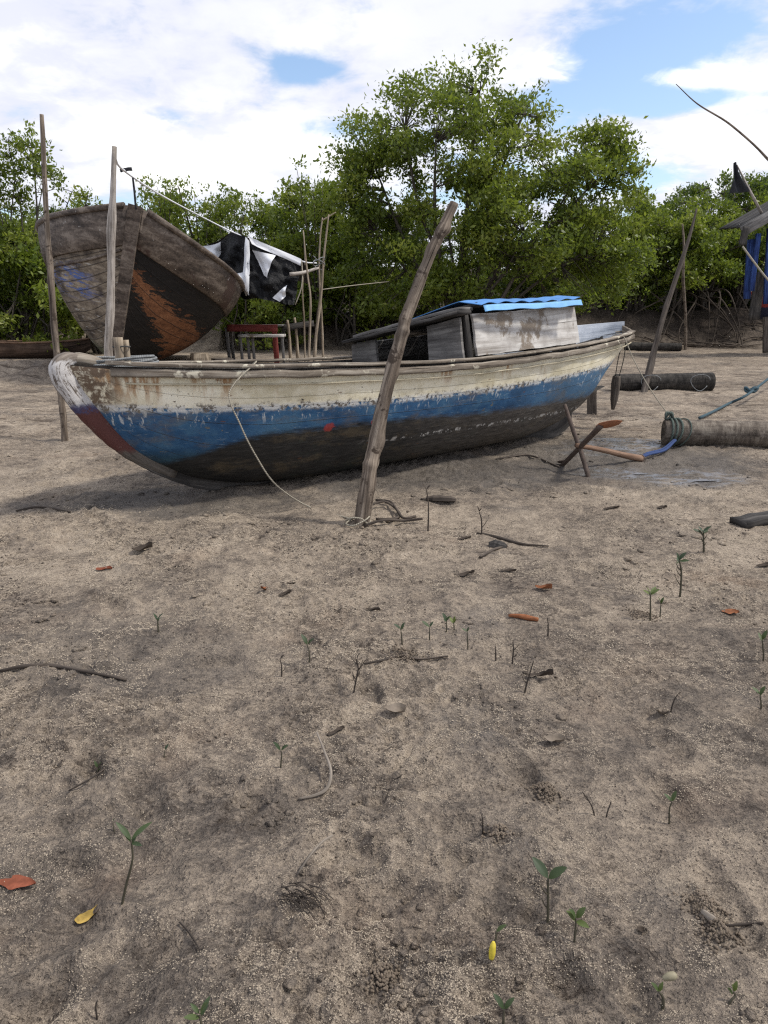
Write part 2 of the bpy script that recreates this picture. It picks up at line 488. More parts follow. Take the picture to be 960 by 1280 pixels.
    g.set(g.b.inputs['Specular IOR Level'], g.ma('ADD', .2, g.ma('MULTIPLY', film, .7)))
    return g.done(c, b, rough)
M['ground'] = ground_mat()

def front_hull_mat():
    g = G('chipped_boat_paint', .62, .35)
    o = g.obj
    x, y, z = g.sep(o)
    nb = g.noise(g.map(o, (1, 1, 1.5)), 2.2, 6, .7)
    nf = g.noise(o, 14, 8, .75, .3)
    ns = g.noise(g.map(o, (1.3, 1.3, 9)), 6, 6, .7)
    zz = g.ma('ADD', z, g.ma('ADD', g.ma('MULTIPLY', g.ma('SUBTRACT', nf, .5), .04), g.ma('MULTIPLY', g.ma('SUBTRACT', nb, .5), .035)))
    cream = g.ramp(nb, [(.38, (.58, .52, .36)), (.5, (.76, .70, .53)), (.62, (.82, .77, .62))])
    streak = g.noise(g.map(o, (16, 16, .9)), 1.0, 5, .65)
    cream = g.mix(g.ma('MULTIPLY', g.sm(streak, .55, .70), .28), cream, (.40, .32, .18))
    rn = g.noise(g.map(o, (2.6, 2.6, .35), (4.3, 0, 0)), 1.0, 3, .5)
    rs = g.noise(g.map(o, (22, 22, 2)), 1.0, 5, .6)
    rust = g.ma('MULTIPLY', g.sm(rn, .565, .63), g.ma('MULTIPLY', g.sm(rs, .40, .58), g.sm(z, .76, .98)))
    cream = g.mix(g.ma('MULTIPLY', rust, .85), cream, (.30, .13, .03))
    chip = g.sm(g.ma('ADD', g.noise(o, 34, 6, .75), g.ma('MULTIPLY', g.ma('SUBTRACT', nb, .5), .25)), .64, .66)
    cream = g.mix(chip, cream, (.17, .14, .11))
    cream = g.mix(g.ma('MULTIPLY', g.sm(x, -1.18, -1.34), g.sm(nf, .40, .52)), cream, (.15, .105, .07))
    blue = g.ramp(nb, [(.36, (.013, .052, .120)), (.5, (.026, .092, .20)), (.64, (.062, .155, .26))])
    blue = g.mix(g.sm(x, 2.2, 3.6), blue, g.mix(.45, blue, (.10, .20, .30)))
    scuff = g.sm(ns, .60, .67)
    blue = g.mix(g.ma('MULTIPLY', scuff, .6), blue, (.22, .29, .34))
    drip = g.ma('MULTIPLY', g.sm(g.noise(g.map(o, (34, 34, 2.2), (2, 2, 2)), 1, 4, .6), .585, .63), g.ma('MULTIPLY', g.sm(z, .60, .70), g.sm(nb, .42, .52)))
    blue = g.mix(g.ma('MULTIPLY', drip, .8), blue, (.55, .57, .56))
    blue = g.mix(g.sm(g.noise(g.map(o, (1.2, 1.2, 3), (9, 2, 4)), 4.2, 7, .75), .645, .67), blue, (.16, .15, .12))
    blue = g.mix(g.sm(z, .50, .36), blue, g.mix(.6, blue, (.020, .045, .040)))
    tar = g.ramp(ns, [(.3, (.010, .010, .010)), (.55, (.030, .029, .027)), (.75, (.065, .060, .054))])  # tar on the lower hull, with shading of its underside put into the tone
    aft = g.ramp(ns, [(.3, (.035, .031, .027)), (.55, (.10, .088, .075)), (.75, (.18, .165, .145))])
    low = g.mix(g.sm(g.ma('ADD', x, g.ma('MULTIPLY', g.ma('SUBTRACT', nb, .5), 2.5)), .5, 2.4), tar, aft)
    low = g.mix(g.ma('MULTIPLY', g.sm(nb, .55, .7), .5), low, (.030, .045, .034))
    # white chips along an old waterline
    wl = g.ma('ABSOLUTE', g.ma('SUBTRACT', z, .37))
    low = g.mix(g.ma('MULTIPLY', g.ma('MULTIPLY', g.sm(wl, .03, .008), g.sm(nf, .53, .57)), g.sm(x, .5, 1.2)), low, (.55, .53, .49))
    # blue reaches lower at the left end
    bl = g.ma('SUBTRACT', .555, g.ma('MULTIPLY', g.sm(x, -.15, -1.35), .30))
    bl = g.ma('SUBTRACT', bl, g.ma('MULTIPLY', g.sm(x, .8, 2.2), .04))
    mlow = g.sm(g.ma('SUBTRACT', g.ma('ADD', zz, g.ma('MULTIPLY', g.ma('SUBTRACT', ns, .5), .12)), bl), -.045, .03)
    c = g.mix(mlow, low, blue)
    sx = g.ma('SUBTRACT', x, 1.2)
    rise = g.ma('MULTIPLY', g.ma('MULTIPLY', sx, sx), .0115)
    zt = g.ma('SUBTRACT', zz, rise)
    def spot(cx, cz, r):
        ex = g.ma('SUBTRACT', x, cx); ez = g.ma('MULTIPLY', g.ma('SUBTRACT', z, cz), 1.5)
        d = g.ma('SQRT', g.ma('ADD', g.ma('MULTIPLY', ex, ex), g.ma('MULTIPLY', ez, ez)))
        return g.sm(g.ma('ADD', d, g.ma('MULTIPLY', g.ma('SUBTRACT', nf, .5), .12)), r, r * .6)
    c = g.mix(g.ma('MULTIPLY', g.ma('MAXIMUM', spot(.28, .545, .06), spot(.72, .545, .045)), .8), c, (.36, .045, .035))
    mtop = g.sm(zt, .722, .734)
    # crust of flaking white and bare wood where the two colours meet
    band = g.ma('ABSOLUTE', g.ma('SUBTRACT', zt, .725))
    c = g.mix(mtop, c, cream)
    c = g.mix(g.ma('MULTIPLY', g.sm(band, .04, .006), g.sm(nf, .44, .5)), c, (.60, .60, .57))
    c = g.mix(g.ma('MULTIPLY', g.sm(band, .055, .012), g.sm(g.noise(o, 20, 6, .75), .53, .57)), c, (.14, .12, .10))
    # plank seams
    u = g.sep(g.uv)[1]
    saw = g.ma('FRACT', g.ma('MULTIPLY', g.ma('ADD', u, g.ma('MULTIPLY', nb, .012)), 6.5))
    seam = g.ma('MULTIPLY', g.sm(g.ma('ABSOLUTE', g.ma('SUBTRACT', saw, .5)), .022, .006), g.sm(nf, .30, .5))
    c = g.mix(g.ma('MULTIPLY', seam, g.ma('SUBTRACT', .7, g.ma('MULTIPLY', mtop, .42))), c, (.03, .027, .024))
    dn = g.noise(g.map(o, (.8, .8, 2), (6, 1, 2)), 3.0, 7, .7)
    c = g.mix(g.ma('MULTIPLY', g.ma('MULTIPLY', g.sm(dn, .50, .66), .40), g.ma('SUBTRACT', 1.0, g.ma('MULTIPLY', mtop, .7))), c, (.17, .13, .075))
    c = g.mix(g.sm(g.ma('SUBTRACT', u, g.ma('MULTIPLY', nf, .012)), .962, .968), c, (.035, .028, .022))  # dark band painting in the shaded gap between cap and rub rail
    cmb = g.node('ShaderNodeCombineXYZ'); g.set(cmb.inputs[0], g.ma('MULTIPLY', x, 3.1)); g.set(cmb.inputs[1], g.ma('MULTIPLY', u, 13))
    nail = g.voro(cmb.outputs[0], 1.0, rand=.35)
    c = g.mix(g.ma('MULTIPLY', g.sm(nail, .08, .04), .6), c, (.15, .06, .025))
    h = g.ma('ADD', g.ma('MULTIPLY', nf, .5), g.ma('SUBTRACT', g.ma('MULTIPLY', mtop, .35), g.ma('MULTIPLY', seam, .7)))
    h = g.ma('SUBTRACT', h, g.ma('MULTIPLY', chip, .3))
    return g.done(c, g.bump(h, .5, .012), g.ma('ADD', .45, g.ma('MULTIPLY', nf, .5)))
M['hull'] = front_hull_mat()
M['cream_batten'] = plain('cream_batten_paint', (.44, .39, .28), .7, .3, .45, 9, .3)

def stem_mat():
    g = G('flaking_stem_paint', .8, .3)
    o = g.obj; x, y, z = g.sep(o)
    n = g.noise(g.map(o, (1, 1, 1)), 12, 7, .75, .4)
    gr = g.noise(g.map(g.uv, (45, 4, 1)), 1, 6, .7, .5)
    wd = g.ramp(gr, [(.3, (.07, .058, .048)), (.5, (.17, .14, .115)), (.7, (.28, .24, .20))])
    wh = g.mix(g.sm(g.ma('ADD', g.ma('MULTIPLY', gr, .6), g.ma('MULTIPLY', n, .4)), .45, .50), wd, (.52, .50, .48))
    rd = g.mix(g.sm(n, .60, .68), (.105, .040, .034), wd)
    zz = g.ma('ADD', z, g.ma('MULTIPLY', g.ma('SUBTRACT', n, .5), .12))
    c = g.mix(g.sm(zz, .80, .84), rd, wh)
    c = g.mix(g.sm(zz, 1.135, 1.16), c, wd)
    c = g.mix(g.sm(zz, .48, .42), c, g.mix(.5, wd, (.05, .05, .045)))
    bl = g.ma('MULTIPLY', g.sm(g.ma('ABSOLUTE', g.ma('SUBTRACT', zz, .80)), .05, .02), g.sm(n, .4, .5))
    c = g.mix(g.ma('MULTIPLY', bl, .7), c, (.05, .07, .16))
    return g.done(c, g.bump(g.ma('ADD', gr, n), .6, .012))
M['stem'] = stem_mat()

def big_hull_mat():
    g = G('old_hulk_planking', .75, .25)
    o = g.obj; x, y, z = g.sep(o)
    us = g.sep(g.uv)
    n1 = g.noise(o, 1.1, 6, .65, .3); n2 = g.noise(g.map(o, (.5, 1, 3)), 3.5, 6, .7); n3 = g.noise(o, 12, 6, .7)
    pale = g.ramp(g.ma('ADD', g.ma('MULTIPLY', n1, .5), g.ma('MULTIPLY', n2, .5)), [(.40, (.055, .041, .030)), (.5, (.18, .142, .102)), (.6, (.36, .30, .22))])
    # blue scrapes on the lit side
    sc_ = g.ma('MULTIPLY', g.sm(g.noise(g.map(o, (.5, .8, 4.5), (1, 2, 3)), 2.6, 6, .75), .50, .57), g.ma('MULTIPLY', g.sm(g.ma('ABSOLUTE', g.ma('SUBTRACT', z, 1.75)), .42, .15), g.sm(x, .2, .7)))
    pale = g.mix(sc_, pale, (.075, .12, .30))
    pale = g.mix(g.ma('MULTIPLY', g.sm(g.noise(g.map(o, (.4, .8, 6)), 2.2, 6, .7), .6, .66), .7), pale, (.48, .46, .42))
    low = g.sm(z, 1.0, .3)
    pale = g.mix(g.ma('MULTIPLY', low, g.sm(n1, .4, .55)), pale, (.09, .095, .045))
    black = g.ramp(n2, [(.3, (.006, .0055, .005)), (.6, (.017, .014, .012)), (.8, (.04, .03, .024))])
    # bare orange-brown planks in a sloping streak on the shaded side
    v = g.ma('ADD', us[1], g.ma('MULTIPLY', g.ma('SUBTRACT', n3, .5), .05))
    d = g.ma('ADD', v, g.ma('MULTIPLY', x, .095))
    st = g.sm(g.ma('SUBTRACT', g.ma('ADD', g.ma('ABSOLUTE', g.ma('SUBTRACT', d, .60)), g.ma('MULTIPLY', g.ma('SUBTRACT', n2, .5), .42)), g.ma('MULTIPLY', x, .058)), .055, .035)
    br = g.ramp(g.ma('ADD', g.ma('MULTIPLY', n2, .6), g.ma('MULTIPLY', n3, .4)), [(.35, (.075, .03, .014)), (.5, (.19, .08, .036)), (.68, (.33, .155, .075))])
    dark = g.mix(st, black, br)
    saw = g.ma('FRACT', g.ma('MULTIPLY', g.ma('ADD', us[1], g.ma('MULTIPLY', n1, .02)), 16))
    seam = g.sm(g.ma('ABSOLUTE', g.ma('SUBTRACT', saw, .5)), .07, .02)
    c = g.mix(g.sm(y, -.02, .02), dark, pale)  # port pale as lit, starboard black: dark paint plus the overhang's shade painted in
    c = g.mix(g.ma('MULTIPLY', seam, .6), c, (.02, .016, .014))
    return g.done(c, g.bump(g.ma('SUBTRACT', n3, seam), .6, .03))
M['big_hull'] = big_hull_mat()

def bulwark_mat():
    g = G('grey_brown_bulwark', .7, .3)
    o = g.obj; x, y, z = g.sep(o)
    n1 = g.noise(g.map(o, (.6, .6, 2.5)), 2.4, 7, .7, .3); n2 = g.noise(o, 18, 6, .7)
    c = g.ramp(g.ma('ADD', g.ma('MULTIPLY', n1, .7), g.ma('MULTIPLY', n2, .3)), [(.40, (.036, .027, .021)), (.5, (.100, .077, .060)), (.6, (.21, .172, .138))])
    c = g.mix(g.sm(g.noise(o, .9, 5, .7), .55, .62), c, (.07, .045, .036))
    c = g.mix(g.sm(g.noise(g.map(o, (1, 1, 1), (4, 4, 1)), 6, 6, .75), .66, .68), c, (.45, .43, .40))
    return g.done(c, g.bump(g.ma('ADD', n1, g.ma('MULTIPLY', n2, .4)), .5, .02))
M['bulwark'] = bulwark_mat()

def tarp_mat():
    g = G('torn_black_plastic', .5, .25)
    o = g.obj
    n = g.noise(o, 5, 6, .7, 1.0)
    sp = g.sm(g.noise(o, 16, 7, .8, .6), .645, .67)
    c = g.mix(sp, (.005, .005, .006), (.60, .60, .62))
    c = g.mix(g.sm(n, .62, .68), c, (.014, .015, .017))
    return g.done(c, g.bump(n, .8, .08), g.ma('ADD', .30, g.ma('MULTIPLY', n, .4)))
M['tarp'] = tarp_mat()

def water_mat():
    g = G('still_water_film', .06, .5)
    g.b.inputs['Base Color'].default_value = (.15, .15, .155, 1); g.b.inputs['Specular IOR Level'].default_value = 1.0
    n = g.noise(g.obj, 6, 3)
    return g.done(None, g.bump(g.noise(g.map(g.obj, (1, 2.2, 1)), 7, 5), .8, .04), .2)
M['water'] = water_mat()
M['pellet'] = plain('dried_sand_pellets', (.345, .29, .222), .95, .15, .3, 9, 0)
M['crumb'] = plain('dark_mud_crumbs', (.05, .040, .033), .95, .2, .5, 9, 0)

# ------------------------------------------------------------------ world
SUN_EL, SUN_AZ = R(54), R(92)      # azimuth measured from +Y (view direction) towards +X
def build_world():
    w = bpy.data.worlds.new('World'); sc.world = w; w.use_nodes = True
    t = w.node_tree
    for n in list(t.nodes): t.nodes.remove(n)
    g = G.__new__(G); g.t = t
    out = t.nodes.new('ShaderNodeOutputWorld')
    sky = t.nodes.new('ShaderNodeTexSky'); sky.sky_type = 'NISHITA'; sky.sun_disc = False
    sky.sun_elevation = SUN_EL; sky.sun_rotation = SUN_AZ; sky.altitude = 0; sky.air_density = 1.0; sky.dust_density = 1.2; sky.ozone_density = 1.5
    b1 = t.nodes.new('ShaderNodeBackground'); b1.inputs[1].default_value = SKY_S
    t.links.new(sky.outputs[0], b1.inputs[0])
    tc = t.nodes.new('ShaderNodeTexCoord').outputs['Generated']
    x, y, z = g.sep(tc)
    zc = g.ma('ADD', g.ma('MAXIMUM', z, 0.0), .22)
    cx = t.nodes.new('ShaderNodeCombineXYZ')
    g.set(cx.inputs[0], g.ma('DIVIDE', x, zc)); g.set(cx.inputs[1], g.ma('DIVIDE', y, zc))
    pv = cx.outputs[0]
    n1 = g.noise(pv, 1.5, 8, .58, .3); n2 = g.noise(g.map(pv, (1, 1, 1), (5, 3, 1)), 3.2, 6, .55, .2)
    def blob(px, py, rx, ry, amp):
        d = ray(px, py).normalized()
        a0 = math.atan2(d.x, d.y); e0 = math.asin(d.z)
        az = g.ma('ARCTAN2', x, y); el = g.ma('ARCSINE', z)
        ex = g.ma('DIVIDE', g.ma('SUBTRACT', az, a0), rx / F); ey = g.ma('DIVIDE', g.ma('SUBTRACT', el, e0), ry / F)
        r2 = g.ma('ADD', g.ma('MULTIPLY', ex, ex), g.ma('MULTIPLY', ey, ey))
        return g.ma('MULTIPLY', g.ma('EXPONENT', g.ma('MULTIPLY', r2, -1.0)), amp)
    hole = None
    for a in ((820, 58, 105, 40, .62), (735, 108, 80, 20, .25), (890, 122, 80, 14, .28), (388, 84, 44, 15, .25), (362, 78, 18, 18, .12), (400, 168, 60, 16, .36), (860, 128, 90, 12, .22),
              (215, 150, 40, 12, .25), (640, 215, 200, 30, .22), (800, 222, 60, 22, .30), (560, 95, 60, 25, .2), (460, 10, 30, 10, .15)):
        b = blob(*a); hole = b if hole is None else g.ma('ADD', hole, b)
    n3 = g.noise(g.map(pv, (1, 1, 1), (9, 1, 4)), 7.5, 7, .6, .4)
    dens = g.ma('ADD', g.ma('ADD', .60, g.ma('MULTIPLY', g.ma('SUBTRACT', n1, .5), 1.15)), g.ma('ADD', g.ma('MULTIPLY', g.ma('SUBTRACT', n2, .5), .85), g.ma('MULTIPLY', g.ma('SUBTRACT', n3, .5), .55)))
    dens = g.ma('SUBTRACT', dens, hole)
    lum = None
    for a in ((250, 190, 120, 42, .9), (330, 215, 130, 30, .5), (20, 60, 50, 70, .5), (690, 95, 90, 22, .8), (840, 96, 75, 12, .8), (900, 170, 90, 50, .5), (160, 185, 40, 35, .5), (690, 170, 60, 40, .4), (420, 40, 60, 20, .4)):
        b = blob(*a); lum = b if lum is None else g.ma('ADD', lum, b)
    dens = g.ma('ADD', dens, g.ma('MULTIPLY', lum, .35))
    mask = g.sm(dens, .30, .62)
    puff = g.sm(g.ma('ADD', g.ma('MULTIPLY', n2, .6), g.ma('MULTIPLY', n3, .4)), .40, .60)
    lm = g.ma('ADD', g.ma('MULTIPLY', lum, g.ma('ADD', .25, g.ma('MULTIPLY', puff, 1.0))), g.ma('MULTIPLY', puff, .30), clamp=True)
    cc = g.mix(lm, CLOUD_A, CLOUD_B)
    b2 = t.nodes.new('ShaderNodeBackground'); b2.inputs[1].default_value = CLOUD_S
    g.set(b2.inputs[0], cc)
    mx = t.nodes.new('ShaderNodeMixShader')
    t.links.new(mask, mx.inputs[0]); t.links.new(b1.outputs[0], mx.inputs[1]); t.links.new(b2.outputs[0], mx.inputs[2])
    t.links.new(mx.outputs[0], out.inputs[0])
SKY_S = .145
CLOUD_A, CLOUD_B, CLOUD_S = (.585, .605, .70), (.90, .90, .90), 1.0
build_world()
sd = bpy.data.lights.new('sun', 'SUN'); sd.energy = 2.3; sd.angle = R(6.5); sd.color = (1, .95, .87)
sun = bpy.data.objects.new('sun', sd); COL.objects.link(sun)
dv = Vector((math.sin(SUN_AZ) * math.cos(SUN_EL), math.cos(SUN_AZ) * math.cos(SUN_EL), math.sin(SUN_EL)))
sun.rotation_euler = dv.to_track_quat('Z', 'Y').to_euler()
sun.location = (6, -4, 20)
sc.view_settings.view_transform = 'Standard'
sc.view_settings.look = 'None'
sc.view_settings.exposure = 0.50
sc.view_settings.gamma = 1.0
sc.view_settings.use_curve_mapping = False
sc.cycles.max_bounces = 6
sc.cycles.use_denoising = False
sc.cycles.filter_width = 1.25
sc.cycles.sample_clamp_indirect = 3
sc.cycles.sample_clamp_direct = 8

# ------------------------------------------------------------------ ground
def np_mesh(name, verts, faces, mat, smooth=True, uv=None, parent=None):
    me = bpy.data.meshes.new(name)
    nv, (nf, k) = len(verts), faces.shape
    me.vertices.add(nv); me.vertices.foreach_set('co', np.ascontiguousarray(verts, np.float32).ravel())
    me.loops.add(nf * k); me.loops.foreach_set('vertex_index', np.ascontiguousarray(faces, np.int32).ravel())
    me.polygons.add(nf)
    me.polygons.foreach_set('loop_start', np.arange(0, nf * k, k, dtype=np.int32))
    me.polygons.foreach_set('loop_total', np.full(nf, k, np.int32))
    if smooth: me.polygons.foreach_set('use_smooth', np.ones(nf, bool))
    if uv is not None:
        ul = me.uv_layers.new(name='UVMap'); ul.data.foreach_set('uv', np.ascontiguousarray(uv, np.float32).ravel())
    me.update(calc_edges=True); me.validate()
    me.materials.append(mat)
    o = bpy.data.objects.new(name, me); COL.objects.link(o)
    if parent: o.parent = parent
    return o

def build_ground():
    ys = np.concatenate([np.linspace(-6, .75, 30)[:-1], .8 * np.exp(np.linspace(0, math.log(45 / .8), 900)), 45 * np.exp(np.linspace(.05, math.log(700 / 45), 40))])
    u = np.linspace(-1, 1, 720)
    half = np.where(ys < 0, 6, ys * .95 + 4)
    half = np.maximum(half, 5) + np.maximum(ys - 45, 0) * 1.0
    X = half[:, None] * (u * (.55 + .45 * u * u))[None, :]
    Y = np.repeat(ys[:, None], len(u), 1)
    Z = hgt(X, Y)
    V = np.stack([X, Y, Z], -1).reshape(-1, 3)
    r, c = len(ys), len(u)
    i = np.arange(r * c).reshape(r, c)
    Fc = np.stack([i[:-1, :-1], i[:-1, 1:], i[1:, 1:], i[1:, :-1]], -1).reshape(-1, 4)
    tag(np_mesh('sand_ground', V, Fc, M['ground']), kind='structure')
build_ground()

def scatter(name, n, seed, r0, r1, ylo, yhi, mat, mask_fn, label, cat, flat=.75):
    rg = np.random.default_rng(seed)
    y = ylo * (yhi / ylo) ** rg.random(n)
    x = (rg.random(n) - .5) * 2 * (y * .62 + .5)
    keep = mask_fn(x, y) > rg.random(n)
    x, y = x[keep], y[keep]; n = len(x)
    h = hgt(x, y)
    r = r0 + (r1 - r0) * rg.random(n) ** 2
    r = r * np.clip(y / 2.2, .8, 1.9)
    base = np.array([(1, 0, 0), (0, 1, 0), (-1, 0, 0), (0, -1, 0), (0, 0, 1.)])
    fb = np.array([(0, 1, 4), (1, 2, 4), (2, 3, 4), (3, 0, 4)])
    a = rg.random(n) * 6.28
    s = .7 + .6 * rg.random((n, 3)); s[:, 2] *= flat
    P = base[None] * s[:, None] * r[:, None, None]
    ca, sa = np.cos(a)[:, None], np.sin(a)[:, None]
    Q = np.stack([P[..., 0] * ca - P[..., 1] * sa, P[..., 0] * sa + P[..., 1] * ca, P[..., 2] + .3 * P[..., 0] * rg.normal(size=(n, 1))], -1)
    Q += np.stack([x, y, h + r * .1], -1)[:, None]
    Fc = (fb[None] + 5 * np.arange(n)[:, None, None]).reshape(-1, 3)
    tag(np_mesh(name, Q.reshape(-1, 3), Fc, mat, True), label, cat, kind='stuff')

def pm(x, y):
    a = sstep(-.10, .30, fbm(x, y, .9, 3, 31)) * .5 + sstep(-.12, .28, fbm(x, y, 3.2, 4, 61)) * .75
    return a * sstep(-.25, .12, fbm(x, y, 9, 2, 71)) * .9
scatter('sand_pellets', 460000, 3, .0012, .0030, 1.05, 5.6, M['pellet'], pm, 'pale dried sand pellets strewn in patches over the grey mud', 'sand')
def cm(x, y):
    return sstep(.05, .4, fbm(x, y, 2.2, 4, 81)) * .9 + .03
scatter('mud_crumbs', 60000, 4, .0014, .0045, 1.05, 9.0, M['crumb'], cm, 'small dark crumbs of mud and bark scattered over the sand', 'debris', .6)

def clods(n, seed):
    rg = np.random.default_rng(seed)
    y = 1.2 * (11 / 1.2) ** rg.random(n); x = (rg.random(n) - .5) * 2 * (y * .62 + .5)
    m = sstep(.0, .35, fbm(x, y, 1.1, 4, 131)) * sstep(-.1, .25, fbm(x, y, 5, 2, 133)) > rg.random(n)
    x, y = x[m], y[m]; n = len(x)
    t = (1 + 5 ** .5) / 2
    ico = np.array([(-1, t, 0), (1, t, 0), (-1, -t, 0), (1, -t, 0), (0, -1, t), (0, 1, t), (0, -1, -t), (0, 1, -t), (t, 0, -1), (t, 0, 1), (-t, 0, -1), (-t, 0, 1)]) / 1.9
    fi = np.array([(0, 11, 5), (0, 5, 1), (0, 1, 7), (0, 7, 10), (0, 10, 11), (1, 5, 9), (5, 11, 4), (11, 10, 2), (10, 7, 6), (7, 1, 8), (3, 9, 4), (3, 4, 2), (3, 2, 6), (3, 6, 8), (3, 8, 9), (4, 9, 5), (2, 4, 11), (6, 2, 10), (8, 6, 7), (9, 8, 1)])
    r = (.004 + .012 * rg.random(n) ** 2.6) * np.clip(y / 3, .8, 1.6)
    V = ico[None] * r[:, None, None] * (.65 + .7 * rg.random((n, 12, 1))) * np.stack([1 + .8 * rg.random(n), 1 + .5 * rg.random(n), .45 + .35 * rg.random(n)], -1)[:, None]
    a = rg.random(n) * 6.28; ca, sa = np.cos(a)[:, None], np.sin(a)[:, None]
    V = np.stack([V[..., 0] * ca - V[..., 1] * sa, V[..., 0] * sa + V[..., 1] * ca, V[..., 2]], -1) + np.stack([x, y, hgt(x, y) + r * .1], -1)[:, None]
    Fc = (fi[None] + 12 * np.arange(n)[:, None, None]).reshape(-1, 3)
    tag(np_mesh('mud_clods', V.reshape(-1, 3), Fc, M['ground'], True), 'lumpy clods of sandy mud turned up in drifts over the beach', 'mud', kind='stuff')
clods(15000, 17)

def puddle(px, py, rx, ry, rot, seed):
    p = G_(px, py); rg = random.Random(seed)
    mb = MB()
    rad = [1 + .3 * math.sin(3 * k / 36 * 2 * PI + seed) + rg.uniform(-.12, .12) for k in range(36)]
    zs = [gz(p.x + rx * .5 * math.cos(a), p.y + ry * .5 * math.sin(a)) for a in np.linspace(0, 6.28, 12)]
    z = float(np.percentile(zs, 42))
    vs = [(p.x, p.y, z)]
    for k in range(36):
        a = 2 * PI * k / 36
        X, Y = rx * rad[k] * math.cos(a), ry * rad[k] * math.sin(a)
        vs.append((p.x + X * math.cos(rot) - Y * math.sin(rot), p.y + X * math.sin(rot) + Y * math.cos(rot), z))
    mb.add(vs, [(0, 1 + k, 1 + (k + 1) % 36) for k in range(36)])
    tag(mb.build('water_puddle', M['water']), kind='structure')
puddle(785, 549, .36, .10, -.1, 1); puddle(862, 600, .22, .07, .1, 2); puddle(790, 592, .13, .05, .2, 3)

